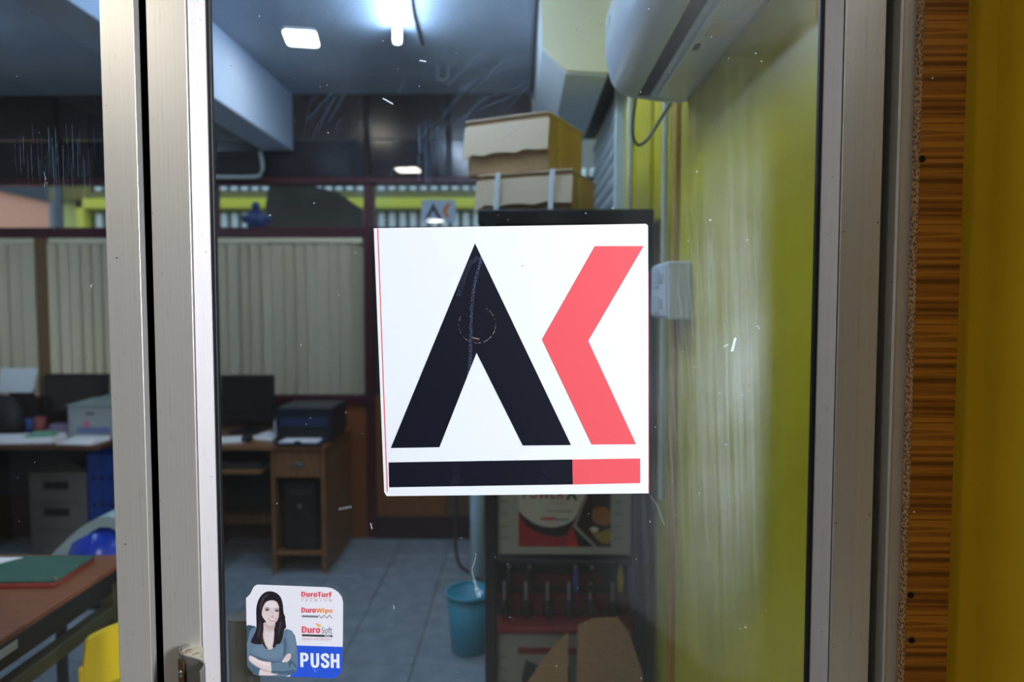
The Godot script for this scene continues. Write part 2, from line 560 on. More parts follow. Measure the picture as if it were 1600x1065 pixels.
func back_wall() -> void:
	var w := struct("wall_back", "dark maroon timber partition with glossy dark upper panels")
	var Z := -4.5
	# dark upper panels between maroon rails
	var xs := [-4.05, -3.02, -2.0, -1.0, -0.47, 0.08]
	for k in xs.size() - 1:
		slab("upper_panel", Vector3(xs[k] + 0.012, 2.37, Z - 0.04), Vector3(xs[k + 1] - 0.012, 2.61, Z - 0.015), M.panel, w)
		slab("upper_panel", Vector3(xs[k] + 0.012, 2.615, Z - 0.04), Vector3(xs[k + 1] - 0.012, 2.9, Z - 0.008), M.panel_brown, w)
	for k in range(1, xs.size() - 1):
		slab("post", Vector3(xs[k] - 0.02, 2.37, Z - 0.05), Vector3(xs[k] + 0.02, 2.9, Z - 0.004), M.black, w)
	slab("rail", Vector3(-4.05, 2.325, Z - 0.08), Vector3(0.48, 2.372, Z + 0.015), M.maroon, w, 0.006)
	slab("rail", Vector3(-4.05, 1.985, Z - 0.08), Vector3(0.48, 2.05, Z + 0.015), M.maroon, w, 0.006)
	slab("post", Vector3(-1.022, 0, Z - 0.08), Vector3(-0.96, 2.325, Z + 0.012), M.maroon, w, 0.006)
	slab("post", Vector3(-3.18, 0.9, Z - 0.08), Vector3(-3.10, 1.985, Z + 0.008), mat(c8(120, 92, 60), 0.6), w, 0.004)
	slab("post", Vector3(-2.06, 0, Z - 0.08), Vector3(-1.99, 2.325, Z + 0.008), M.maroon, w, 0.004)
	slab("post", Vector3(0.36, 0, Z - 0.08), Vector3(0.48, 2.325, Z + 0.008), M.maroon, w, 0.004)
	slab("sill", Vector3(-4.05, 0.9, Z - 0.08), Vector3(-0.96, 0.95, Z + 0.03), M.maroon, w, 0.004)
	slab("lower_panel", Vector3(-4.05, 0, Z - 0.06), Vector3(-1.16, 0.9, Z), mat(c8(60, 40, 36), 0.6), w)
	slab("lower_panel", Vector3(-1.155, 0.0, Z - 0.06), Vector3(-1.02, 0.9, Z), mat(c8(138, 74, 30), 0.5), w)
	slab("lower_panel", Vector3(-0.96, 0.15, Z - 0.06), Vector3(-0.50, 0.95, Z), mat(c8(128, 78, 36), 0.5), w)
	slab("lower_panel", Vector3(-0.495, 0.15, Z - 0.06), Vector3(0.36, 0.95, Z), mat(c8(98, 80, 60), 0.5), w)
	slab("kickboard", Vector3(-0.96, 0.0, Z - 0.06), Vector3(0.36, 0.15, Z + 0.015), mat(c8(48, 26, 34), 0.5), w)
	slab("middle_panel", Vector3(-0.96, 0.955, Z - 0.05), Vector3(0.36, 1.985, Z - 0.01), M.panel_brown, w)
	# strip windows above the rail
	var n := 1
	for s in [[-4.05, -2.06], [-1.99, -1.022], [-0.96, 0.36]]:
		var g := struct("window_%d" % n, "high strip window over the blinds")
		n += 1
		slab("pane", Vector3(s[0], 2.05, Z - 0.035), Vector3(s[1], 2.325, Z - 0.030), M.glass, g, 0.0)
	# lower windows behind vertical blinds
	for s in [[-4.05, -3.18], [-3.10, -2.06], [-1.99, -1.022]]:
		var g := struct("window_%d" % n, "lower window behind vertical blinds")
		n += 1
		slab("pane", Vector3(s[0], 0.95, Z - 0.06), Vector3(s[1], 1.985, Z - 0.055), M.glass, g, 0.0)
	blinds(-4.04, -3.19, "cream vertical blind at the far left edge beyond the brown post", 3)
	blinds(-3.09, -2.07, "cream vertical blind behind the left monitor", 5)
	blinds(-1.98, -1.03, "cream vertical blind behind the printer", 9)
	# small logo sheet stuck inside the strip window
	var t := thing("window_sticker", "small rounded sticker coloured grey as if backlit, with dark peaked letter and orange chevron on far window", "sticker", Vector3(-0.54, 2.155, Z - 0.027))
	var pts := []
	for q in [[1, 1, 0.0], [-1, 1, 90.0], [-1, -1, 180.0], [1, -1, 270.0]]:
		for k in 4:
			var an := deg_to_rad(q[2] + k * 30.0)
			pts.append(Vector2(q[0] * 0.092 + cos(an) * 0.018, q[1] * 0.055 + sin(an) * 0.018))
	put("sheet", prism(pts, 0, 0.0006), mat(c8(176, 194, 214), 0.6), t)  # grey of a backlit sheet put into its colour
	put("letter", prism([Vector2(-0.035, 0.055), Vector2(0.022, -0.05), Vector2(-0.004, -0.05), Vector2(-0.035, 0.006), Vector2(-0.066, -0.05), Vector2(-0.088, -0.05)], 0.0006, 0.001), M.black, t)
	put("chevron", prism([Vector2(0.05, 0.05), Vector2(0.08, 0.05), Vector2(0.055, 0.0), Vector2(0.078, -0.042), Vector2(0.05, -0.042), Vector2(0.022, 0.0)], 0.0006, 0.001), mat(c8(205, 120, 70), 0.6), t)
	# small blue ornament standing on the rail
	var o := thing("ornament", "small dark blue rounded ornament on the ledge of the strip window", "ornament", Vector3(-1.725, 2.05, Z - 0.002))
	put("base", box(Vector3(0.12, 0.03, 0.04), 0.01), mat(c8(30, 62, 118), 0.5), o, Vector3(0, 0.015, 0))
	put("body", lathe([Vector2(0.0, 0.0), Vector2(0.06, 0.0), Vector2(0.062, 0.05), Vector2(0.03, 0.09), Vector2(0.0, 0.1)], 16), mat(c8(30, 62, 118), 0.4), o, Vector3(0, 0.02, 0)).scale = Vector3(1, 1, 0.5)
	put("head", lathe([Vector2(0.0, -0.03), Vector2(0.02, -0.024), Vector2(0.03, 0.0), Vector2(0.02, 0.024), Vector2(0.0, 0.03)], 14), mat(c8(30, 62, 118), 0.4), o, Vector3(0, 0.135, 0)).scale = Vector3(1, 1, 0.6)
	for s in [-1.0, 1.0]:
		put("arm", lathe([Vector2(0.0, -0.03), Vector2(0.02, -0.02), Vector2(0.024, 0.0), Vector2(0.02, 0.02), Vector2(0.0, 0.03)], 12), mat(c8(30, 62, 118), 0.4), o, Vector3(0.07 * s, 0.055, 0))

func blinds(x0: float, x1: float, label: String, seed_: int) -> void:
	var t := thing("vertical_blind", label, "blind", Vector3((x0 + x1) / 2, 0.955, -4.5))
	var w := x1 - x0
	put("head_rail", box(Vector3(w, 0.035, 0.04), 0.004), M.cream, t, Vector3(0, 1.01, -0.01))
	var n := int(w / 0.072)
	var step := w / n
	var r := RandomNumberGenerator.new()
	r.seed = seed_
	var sl := box(Vector3(step * 1.3, 0.985, 0.0015), 0.0)
	for k in n:
		put("slat", sl, M.blind, t, Vector3(-w / 2 + step * (k + 0.5), 0.4975, -0.012 + 0.003 * (k % 2)), Vector3(0, r.randf_range(0.2, 1.15), 0))

func alley() -> void:
	# what shows through the high windows: a facade of ribbed white shutters across a lane
	var g := struct("ground", "lane behind the shop")
	slab("paving", Vector3(-9, -0.3, -12.0), Vector3(4, -0.02, -4.64), mat(c8(140, 138, 132), 0.9), g, 0.0)
	var w := thing("shutter_facade", "facade of white ribbed shutters with a yellow beam seen through the high windows", "building", Vector3(0, 0, -7.1))
	var bk := mat(c8(120, 124, 112), 0.8)
	var rib := mat(c8(212, 226, 220), 0.6)
	slab("wall", Vector3(-4.4, 0, -0.4), Vector3(1.6, 4.2, -0.05), bk, w, 0.0)
	slab("beam", Vector3(-4.52, 2.52, -0.1), Vector3(1.6, 2.62, 0.1), mat(c8(205, 205, 50), 0.6), w, 0.008)
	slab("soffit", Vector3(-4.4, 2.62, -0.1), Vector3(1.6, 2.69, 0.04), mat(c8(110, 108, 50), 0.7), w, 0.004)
	slab("jamb", Vector3(-4.52, 0, -0.1), Vector3(-4.44, 2.62, 0.1), mat(c8(205, 205, 60), 0.6), w, 0.008)
	var rm := box(Vector3(0.066, 1.2, 0.04), 0.01)
	var rt := box(Vector3(0.066, 0.22, 0.04), 0.01)
	for k in 52:
		var x := -4.35 + 0.108 * k
		put("rib", rm, rib, w, Vector3(x, 1.89, -0.02))
		put("rib", rt, rib, w, Vector3(x, 2.82, -0.02))
	var y := thing("yellow_house", "yellow wall with a dark canopy beside the shutters outside", "building", Vector3(-4.62, 0, -7.2))
	slab("wall", Vector3(-0.22, 0, -0.3), Vector3(0.1, 3.2, 0.0), mat(c8(190, 196, 110), 0.8), y, 0.0)
	slab("fascia", Vector3(-0.22, 2.62, -0.1), Vector3(0.2, 3.3, 0.12), mat(c8(120, 112, 34), 0.8), y, 0.0)
	var o := thing("orange_house", "orange plastered wall under a dark sloping canopy at far left", "building", Vector3(-5.2, 0, -7.4))
	slab("wall", Vector3(-1.2, 0, -0.3), Vector3(0.22, 4.0, 0.0), mat(c8(222, 160, 128), 0.85), o, 0.0)
	put("canopy", prism([Vector2(-1.2, 2.95), Vector2(0.33, 2.6), Vector2(0.33, 3.6), Vector2(-1.2, 3.6)], 0.0, 0.05), mat(c8(40, 58, 64), 0.7), o)
	lone("lane_post", tube([Vector3(-4.905, 0, -7.25), Vector3(-4.905, 2.62, -7.25)], 0.05, 10), mat(c8(110, 120, 124), 0.5), "grey post beside the orange wall outside the window", "post")
	lone("lane_post", tube([Vector3(-4.66, 0, -6.95), Vector3(-4.66, 3.2, -6.95)], 0.045, 10), mat(c8(62, 72, 78), 0.5), "dark post beside the yellow wall outside the window", "post")
	var b := thing("dark_board", "large grey-brown board standing outside the middle strip window", "board", Vector3(-1.50, 0, -5.1))
	put("sheet", prism([Vector2(-0.42, 0.0), Vector2(0.36, 0.0), Vector2(0.34, 2.24), Vector2(0.17, 2.36), Vector2(-0.33, 2.5), Vector2(-0.42, 2.0)], 0, 0.03), mat(c8(96, 92, 80), 0.85), b)
	slab("prop", Vector3(-0.03, 0, -0.25), Vector3(0.03, 1.9, -0.2), M.dark, b)
	slab("foot", Vector3(-0.03, 0.0, -0.25), Vector3(0.03, 0.05, 0.0), M.dark, b)

func right_side() -> void:
	var w := struct("wall_right", "glossy olive-yellow painted wall on the right")
	slab("masonry", Vector3(0.48, 0, -2.12), Vector3(0.62, 2.9, -1.13), M.yellow, w, 0.003)
	slab("masonry", Vector3(0.488, 0, -4.62), Vector3(0.62, 2.9, -2.12), M.yellow, w, 0.0)
	for z in [-2.17, -2.62, -3.18]:
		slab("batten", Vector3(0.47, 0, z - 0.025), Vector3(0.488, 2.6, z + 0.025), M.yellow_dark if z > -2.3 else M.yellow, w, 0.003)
	# folding of the roller shutter: box above, slats below
	var s := thing("roller_shutter", "pale blue-grey roller shutter with ribbed slats behind the cardboard boxes", "shutter", Vector3(-0.006, 0, 0))
	var box_m := prism([Vector2(0.09, 2.65), Vector2(0.196, 2.548), Vector2(0.375, 2.535), Vector2(0.375, 2.898), Vector2(0.083, 2.898)], -4.48, -3.05)
	put("housing", box_m, M.sheet, s)
	put("housing_end", prism([Vector2(0.09, 2.898), Vector2(0.097, 2.653), Vector2(0.199, 2.556), Vector2(0.478, 2.54), Vector2(0.478, 2.898)], -3.05, -3.035), M.cream, s)
	var prof := []
	for k in 7:
		var a := PI * k / 6.0
		prof.append(Vector2(-0.024 * sin(a), -0.029 + 0.058 * k / 6.0))
	prof.append(Vector2(0.004, 0.029))
	prof.append(Vector2(0.004, -0.029))
	var sm := prism(prof, -0.58, 0.6, 1)
	for k in 16:
		put("slat", sm, M.shutter, s, Vector3(0.478, 1.45 + 0.072 * k, -3.90))
	slab("backing", Vector3(0.4825, 1.3, -4.47), Vector3(0.4865, 2.6, -3.31), mat(c8(80, 92, 98), 0.7), s, 0.0)
	slab("recess_shade", Vector3(0.378, 2.60, -4.47), Vector3(0.476, 2.62, -3.06), M.black, s, 0.0)  # black sheet painted in for the shade under the housing
	slab("guide", Vector3(0.44, 0.0, -3.30), Vector3(0.486, 2.56, -3.255), M.shutter, s, 0.003)
	lone("gap_shade_line", tube([Vector3(0.07, 2.89, -3.06), Vector3(0.064, 2.892, -3.7), Vector3(0.064, 2.89, -4.44)], 0.008, 6), M.black, "black strip standing in for the dark gap along the ceiling edge of the shutter housing", "cable")  # black tube drawn for the shade in the gap beside the housing
	# conduits
	lone("conduit", tube([Vector3(0.470, 0.9, -2.30), Vector3(0.470, 2.5, -2.30)], 0.010, 8), mat(c8(190, 196, 190), 0.5), "pale vertical conduit on the yellow wall nearer the switch box", "conduit")
	lone("conduit", tube([Vector3(0.470, 0.9, -3.05), Vector3(0.470, 2.5, -3.05)], 0.011, 8), mat(c8(190, 196, 190), 0.5), "pale vertical conduit on the yellow wall beside the shutter", "conduit")
	# air conditioner
	var a := thing("air_conditioner", "white wall-mounted air conditioner at the top right of the door glass", "air conditioner", Vector3(0.48, 2.14, -1.62))
	var pr := []
	for p in [Vector2(-0.112, 0.004), Vector2(-0.112, 0.034), Vector2(-0.146, 0.034), Vector2(-0.146, 0.010)]:
		pr.append(p)
	for p in curve([Vector2(-0.149, 0.010), Vector2(-0.170, 0.013), Vector2(-0.20, 0.028), Vector2(-0.222, 0.062), Vector2(-0.234, 0.12), Vector2(-0.236, 0.19), Vector2(-0.228, 0.26), Vector2(-0.19, 0.29)], 5):
		pr.append(p)
	pr.append(Vector2(0, 0.292))
	pr.append(Vector2(0, -0.002))
	pr.append(Vector2(-0.02, -0.006))
	pr.append(Vector2(-0.095, 0.0))
	var acm := mat(c8(206, 220, 230), 0.18)
	put("body", prism(pr, -0.41, 0.41, 1), acm, a)
	var cap := []
	for p in pr:
		if p.y > 0.029 and p.x > -0.15 and p.y < 0.2:
			continue
		cap.append(Vector2((p.x + 0.1) * 1.012 - 0.1, (p.y - 0.14) * 1.012 + 0.14) if p.x < -0.005 else p)
	put("end_cap", prism(cap, -0.425, -0.405, 1), acm, a)
	put("slot_shade", box(Vector3(0.0335, 0.024, 0.815), 0.001), mat(c8(14, 15, 18), 0.9, 0.0, 0.1), a, Vector3(-0.129, 0.0212, 0.0))  # black block fills the groove, its colour replaces the shade inside
	put("louvre", box(Vector3(0.06, 0.004, 0.74), 0.0015), acm, a, Vector3(-0.07, -0.006, 0.01))
	put("rating_label", box(Vector3(0.055, 0.001, 0.09), 0.0), mat(c8(205, 205, 190), 0.6), a, Vector3(-0.055, -0.0088, 0.12))
	put("latch", box(Vector3(0.012, 0.004, 0.03), 0.001), M.dark, a, Vector3(-0.085, -0.0095, 0.02))
	put("logo", box(Vector3(0.002, 0.02, 0.03), 0.0005), mat(c8(120, 140, 120), 0.4), a, Vector3(-0.2365, 0.2, -0.36))
	var loop := curve([Vector3(0.437, 2.14, -2.06), Vector3(0.412, 2.10, -2.09), Vector3(0.378, 2.045, -2.1), Vector3(0.35, 2.026, -2.1), Vector3(0.334, 2.045, -2.1), Vector3(0.330, 2.09, -2.09), Vector3(0.334, 2.16, -2.06)], 6)
	lone("hanging_wire", tube(loop, 0.005, 6), mat(c8(96, 104, 96), 0.5), "grey wire looping below the air conditioner", "wire")
	# switch box
	var b := thing("switch_box", "pale switch box on the yellow wall beside the white sticker", "switch box", Vector3(0.48, 1.59, -2.08))
	put("case", box(Vector3(0.067, 0.165, 0.235), 0.005), mat(c8(196, 208, 214), 0.5), b, Vector3(-0.0335, 0, 0))
	put("face_plate", box(Vector3(0.006, 0.15, 0.215), 0.002), mat(c8(214, 224, 230), 0.4), b, Vector3(-0.069, 0, 0))
	for k in 2:
		put("socket", box(Vector3(0.005, 0.055, 0.075), 0.002), mat(c8(200, 212, 220), 0.4), b, Vector3(-0.0735, 0.036 - 0.075 * k, -0.02))
		put("switch", box(Vector3(0.008, 0.03, 0.02), 0.002), mat(c8(170, 182, 190), 0.4), b, Vector3(-0.074, 0.036 - 0.075 * k, 0.06))

func front_frames() -> void:
	var H := 2.2
	# fixed sidelight left of the door
	var m := struct("trim_1", "satin aluminium mullion left of the glass door")
	put("mullion", prism_y([Vector2(-0.620, -1.12), Vector2(-0.620, -1.030), Vector2(-0.619, -1.029), Vector2(-0.5701, -1.029), Vector2(-0.5695, -1.0296), Vector2(-0.5695, -1.045), Vector2(-0.580, -1.045), Vector2(-0.580, -1.12)], 0.0, H), M.alu, m)
	slab("gap_shade", Vector3(-0.580, 0, -1.12), Vector3(-0.5722, H, -1.0465), M.slot, m, 0.0)  # black strip put in to darken the gap between mullion and door
	slab("gap_back_shade", Vector3(-0.5722, 0, -1.12), Vector3(-0.5518, H, -1.085), M.slot, m, 0.0)  # black filler behind the gap, shade put into its colour
	slab("bottom_rail", Vector3(-2.6, 0.0, -1.10), Vector3(-0.62, 0.1, -1.03), M.alu, m, 0.002)
	slab("head_rail", Vector3(-2.6, H, -1.10), Vector3(0.60, H + 0.06, -1.03), M.alu, m, 0.002)
	var w := struct("window_7", "fixed side pane left of the glass door")
	slab("pane", Vector3(-2.6, 0.1, -1.065), Vector3(-0.62, H, -1.060), M.glass, w, 0.0)
	dust_side(w)
	var fw := struct("wall_front")
	slab("masonry", Vector3(-4.05, 0, -1.12), Vector3(-2.6, 2.9, -1.0), M.wall, fw, 0.0)
	slab("masonry", Vector3(-2.6, H + 0.06, -1.12), Vector3(0.70, 2.9, -1.0), M.wall, fw, 0.0)
	# right jamb: channel, lipped aluminium jamb, raw-edged laminate board
	var j := struct("trim_2", "satin aluminium door jamb with a dark channel at right")
	put("jamb", prism_y([Vector2(0.5435, -1.10), Vector2(0.5435, -1.022), Vector2(0.5455, -1.018), Vector2(0.5485, -1.022), Vector2(0.60, -1.024), Vector2(0.60, -1.10)], 0.0, H), M.alu, j)
	slab("channel", Vector3(0.528, 0, -1.115), Vector3(0.5445, H, -1.09), M.slot, j, 0.0)
	var b := struct("trim_3", "upright teak-grained laminate board with a raw chipboard left edge")
	put("board", prism_y([Vector2(0.5675, -1.0215), Vector2(0.5675, -1.005), Vector2(0.629, -1.005), Vector2(0.629, -1.0215)], 0.0, 2.6), M.laminate, b)
	put("raw_edge", prism_y([Vector2(0.5655, -1.022), Vector2(0.5660, -1.0052), Vector2(0.5674, -1.0052), Vector2(0.5674, -1.022)], 0.0, 2.6), M.chip, b)
	var scr := lathe([Vector2(0, 0.0006), Vector2(0.0028, 0.0004), Vector2(0.0036, 0.0016), Vector2(0.0046, 0.001), Vector2(0.005, 0.0)], 12)
	for q in [[0.5705, 1.757], [0.5735, 1.123], [0.5765, 1.055]]:
		put("screw", scr, mat(c8(38, 32, 28), 0.4, 0.6), b, Vector3(q[0], q[1], -1.005), Vector3(PI / 2, 0, 0))
	for q in [[0.5815, 1.87], [0.5745, 1.247]]:
		put("screw", lathe([Vector2(0, 0.001), Vector2(0.0012, 0.0006), Vector2(0.0016, 0.0)], 8), M.paper, b, Vector3(q[0], q[1], -1.005), Vector3(PI / 2, 0, 0))
	# yellow return and side wall of the porch
	var y := struct("wall_porch_right", "ochre-yellow painted wall at the right edge")
	slab("return_face", Vector3(0.60, 0, -1.12), Vector3(0.70, 2.9, -1.0215), M.ochre, y, 0.0)
	slab("pier", Vector3(0.683, 0, -1.03), Vector3(1.25, 2.9, -0.708), M.ochre, y, 0.003)
	slab("masonry", Vector3(1.2, 0, -1.12), Vector3(3.4, 2.9, -0.80), M.porch, y, 0.0)

func dust_side(w: Node3D) -> void:
	var im := Image.create(512, 1024, false, Image.FORMAT_RGBA8)
	im.fill(Color(1, 1, 1, 0.006))
	for k in 60:
		var p := Vector2(rng.randf_range(60, 500), rng.randf_range(205, 270))
		stroke(im, p, p + Vector2(rng.randf_range(-3, 3), rng.randf_range(20, 70)), rng.randf_range(1, 5), Color(0.75, 0.85, 1, rng.randf_range(0.03, 0.10)))
	for k in 45:
		var p := Vector2(rng.randf_range(4, 506), rng.randf_range(4, 1018))
		stroke(im, p, p + Vector2(rng.randf_range(-2, 2), rng.randf_range(-2, 2)), rng.randf_range(1, 2), Color(1, 1, 1, 0.5))
	for q in [[400, 430], [210, 285]]:
		for k in 5:
			var p := Vector2(q[0] + rng.randf_range(-8, 8), q[1] + rng.randf_range(-8, 8))
			stroke(im, p, p + Vector2(rng.randf_range(-9, 9), rng.randf_range(-9, 9)), 1.2, Color(1, 1, 1, 0.5))
	put("dust_film", film(-0.80, -0.6205, 0.93, 2.05, -1.0585), dust_mat(im), w)

func dust_mat(im: Image) -> StandardMaterial3D:
	var m := mat(Color(0.88, 0.93, 0.97), 0.9, 0.0, 0.0)
	m.transparency = BaseMaterial3D.TRANSPARENCY_ALPHA
	m.albedo_texture = tex_of(im)
	return m

func film(x0: float, x1: float, y0: float, y1: float, z: float) -> ArrayMesh:
	var st := st_new()
	st.set_smooth_group(-1)
	for v in [[x0, y1, 0, 0], [x1, y1, 1, 0], [x1, y0, 1, 1], [x0, y1, 0, 0], [x1, y0, 1, 1], [x0, y0, 0, 1]]:
		st.set_uv(Vector2(v[2], v[3]))
		st.add_vertex(Vector3(v[0], v[1], z))
	return done(st)

func door() -> void:
	var H := 2.19
	var d := struct("door_1", "glass shop door in a satin aluminium frame")
	put("stile", prism_y([Vector2(-0.5515, -1.10), Vector2(-0.5515, -1.0308), Vector2(-0.5507, -1.030), Vector2(-0.4936, -1.030), Vector2(-0.4930, -1.0306), Vector2(-0.4930, -1.10)], 0.012, H), M.alu, d)
	put("stile", prism_y([Vector2(0.4690, -1.10), Vector2(0.4690, -1.0306), Vector2(0.4696, -1.030), Vector2(0.5264, -1.030), Vector2(0.527, -1.0306), Vector2(0.527, -1.10)], 0.012, H), M.alu, d)
	slab("rail", Vector3(-0.493, 0.012, -1.10), Vector3(0.469, 0.11, -1.03), M.alu, d)
	slab("rail", Vector3(-0.493, 2.12, -1.10), Vector3(0.469, H, -1.03), M.alu, d)
	# sloping glazing beads, a hair apart from the stiles
	put("glazing_bead", prism_y([Vector2(-0.4922, -1.06), Vector2(-0.4920, -1.0345), Vector2(-0.4913, -1.0335), Vector2(-0.4752, -1.0545), Vector2(-0.4752, -1.06)], 0.11, 2.12), M.alu_bead, d)
	put("glazing_bead", prism_y([Vector2(0.4682, -1.06), Vector2(0.4680, -1.0345), Vector2(0.4673, -1.0335), Vector2(0.4498, -1.0545), Vector2(0.4498, -1.06)], 0.11, 2.12), M.alu_bead, d)
	slab("gasket", Vector3(-0.4752, 0.11, -1.066), Vector3(-0.4690, 2.12, -1.0565), M.gasket, d, 0.001)
	slab("gasket", Vector3(0.4440, 0.11, -1.066), Vector3(0.4498, 2.12, -1.0565), M.gasket, d, 0.001)
	var g := slab("glass_pane", Vector3(-0.474, 0.11, -1.066), Vector3(0.449, 2.12, -1.060), M.glass, d, 0.0)
	var im := dust_image()
	put("dust_film", film(-0.4690 - g.position.x, 0.4440 - g.position.x, 0.93 - g.position.y, 2.03 - g.position.y, -1.0592 - g.position.z), dust_mat(im), g)
	# outside pull handle: a curled metal strip, its dirty inner face and a screw
	var hm := mat(c8(134, 132, 128), 0.35, 0.4)
	var outer := curve([Vector2(-0.512, -1.0295), Vector2(-0.520, -1.022), Vector2(-0.5185, -1.013), Vector2(-0.510, -1.001), Vector2(-0.499, -0.993), Vector2(-0.487, -0.988), Vector2(-0.475, -0.983), Vector2(-0.466, -0.977), Vector2(-0.4595, -0.967), Vector2(-0.458, -0.950)], 4)
	var poly := []
	for p in outer:
		poly.append(p)
	for k in range(outer.size() - 1, -1, -1):
		var t: Vector2 = (outer[mini(k + 1, outer.size() - 1)] - outer[maxi(k - 1, 0)]).normalized()
		poly.append(outer[k] + Vector2(t.y, -t.x) * 0.0022 * (1.0 if true else -1.0))
	var h := put("handle", prism_y(poly, 0.72, 1.029, 1), hm, d)
	put("inner_face", prism_y([Vector2(-0.510, -1.0295), Vector2(-0.5165, -1.021), Vector2(-0.5155, -1.014), Vector2(-0.508, -1.0035), Vector2(-0.498, -0.996), Vector2(-0.487, -0.991), Vector2(-0.477, -0.987), Vector2(-0.472, -0.988), Vector2(-0.480, -1.008), Vector2(-0.488, -1.0295)], 0.72, 1.025), tri_tex(mat(Color.WHITE, 0.7), noise_tex(0.02, 128, 33, [[0.0, c8(120, 90, 60)], [0.5, c8(186, 178, 160)], [1.0, c8(196, 192, 180)]]), Vector3(20, 20, 20)), h)
	put("rust_plate", box(Vector3(0.020, 0.036, 0.0015), 0.0004), mat(c8(92, 66, 42), 0.9), h, Vector3(-0.5065, 1.003, -0.9955), Vector3(0, deg_to_rad(-42), 0))
	put("screw", lathe([Vector2(0, 0.0012), Vector2(0.0020, 0.001), Vector2(0.0030, 0.0032), Vector2(0.0044, 0.003), Vector2(0.0054, 0.0)], 20), M.chrome, h, Vector3(-0.5055, 1.002, -0.9945), Vector3(PI / 2, deg_to_rad(-20), 0))
	put("inside_handle", prism_y([Vector2(-0.474, -1.115), Vector2(-0.474, -1.085), Vector2(-0.468, -1.080), Vector2(-0.440, -1.080), Vector2(-0.435, -1.085), Vector2(-0.435, -1.115)], 0.72, 1.042), mat(c8(96, 96, 88), 0.45, 0.6), d)
	slab("inside_handle", Vector3(-0.5, 0.76, -1.112), Vector3(-0.43, 0.80, -1.10), M.alu, d)

func dust_image() -> Image:
	var W := 1000
	var Hh := 1200
	var im := Image.create(W, Hh, false, Image.FORMAT_RGBA8)
	var n := FastNoiseLite.new()
	n.seed = 21
	n.frequency = 0.004
	n.fractal_octaves = 4
	var streak := FastNoiseLite.new()
	streak.seed = 22
	streak.frequency = 0.03
	streak.fractal_octaves = 3
	for y in Hh:
		for x in W:
			var u := float(x) / W
			var v := float(y) / Hh
			var a := 0.004
			var c := n.get_noise_2d(x, y)
			# thin haze high on the pane
			a += 0.022 * clampf(1.0 - v * 2.0, 0.0, 1.0) * clampf(0.5 + c * 1.5, 0.0, 1.0)
			# wiped dusty patch over the yellow wall: fine strokes that bend to the right as they drop
			if u > 0.6 and v > 0.1:
				var cx := 0.86 + 0.02 * sin(v * 3.0)
				var dv := (v - 0.55) / (0.26 if v < 0.55 else 0.20)
				var body := exp(-pow((u - cx) / (0.075 if u < cx else 0.05), 2.0)) * exp(-dv * dv)
				var wide := exp(-pow((u - 0.80) / 0.10, 2.0)) * exp(-pow((v - 0.62) / 0.24, 2.0))
				var bend := x - 40.0 * pow(v, 1.5)
				var s := 1.0 + 0.45 * streak.get_noise_2d(bend * 3.2, y * 0.05) + 0.5 * c
				var low := 0.86 + maxf(u - 0.70, 0.0) * 0.72 if u < 0.835 else 0.965
				var edge := 1.0 - smoothstep(low - 0.008, low + 0.01, v)
				a += (body * 0.20 + wide * 0.055 + 0.014 * smoothstep(0.62, 0.72, u) * smoothstep(0.12, 0.4, v)) * maxf(s, 0.0) * (0.15 + 0.85 * edge)
			im.set_pixel(x, y, Color(1, 1, 1, clampf(a, 0, 1)))
	# faint wiping arcs and scratches
	for k in 130:
		var p := Vector2(rng.randf_range(120, 480), rng.randf_range(30, 260))
		var an := -0.9 + rng.randf_range(-0.35, 0.35) + (p.x - 300) * 0.002
		stroke(im, p, p + Vector2(cos(an), sin(an)) * rng.randf_range(20, 90), rng.randf_range(1.5, 6.0), Color(0.7, 0.82, 1, rng.randf_range(0.008, 0.035)))
	for k in 60:
		var p := Vector2(rng.randf_range(340, 420), rng.randf_range(220, 300))
		stroke(im, p, p + Vector2(rng.randf_range(-2, 2), rng.randf_range(10, 60)), rng.randf_range(1.5, 4), Color(0.7, 0.82, 1, rng.randf_range(0.01, 0.035)))
	for k in 150:
		var p := Vector2(rng.randf_range(740, 900), rng.randf_range(330, 820))
		var l := rng.randf_range(40, 150)
		var q := p + Vector2(l * 0.10 * (1.0 - (p.y - 330) / 600.0), l * 0.5)
		var c2 := Color(1, 1, 1, rng.randf_range(0.01, 0.05))
		stroke(im, p, q, 1.3, c2)
		stroke(im, q, q + Vector2(l * 0.04, l * 0.5), 1.3, c2)
	for k in 210:
		var p := Vector2(rng.randf_range(4, 990), rng.randf_range(4, 1190))
		stroke(im, p, p + Vector2(rng.randf_range(-1, 1), rng.randf_range(0.5, 2)), rng.randf_range(0.8, 2.0), Color(1, 1, 1, rng.randf_range(0.25, 0.8)))
	# single marks: px in the photo -> film pixels
	for q in [[601, 158, 617, 167, 2.2, 0.9], [658, 101, 668, 103, 2.0, 0.9], [1148, 527, 1143, 548, 4.0, 0.8], [1130, 541, 1137, 537, 2.0, 0.6], [1018, 776, 1030, 792, 2.0, 0.10], [1030, 792, 1041, 824, 2.0, 0.12], [743, 870, 741, 882, 1.5, 0.22], [741, 882, 736, 896, 1.8, 0.22], [736, 896, 740, 918, 1.8, 0.24], [740, 914, 744, 930, 5.0, 0.18], [743, 926, 748, 942, 8.0, 0.2], [747, 938, 753, 931, 6.0, 0.16], [524, 800, 545, 796, 5.0, 0.12], [575, 822, 577, 832, 2.0, 0.5], [610, 955, 612, 962, 2.0, 0.4]]:
		stroke(im, film_px(q[0], q[1]), film_px(q[2], q[3]), q[4], Color(1, 1, 1, q[5]))
	return im

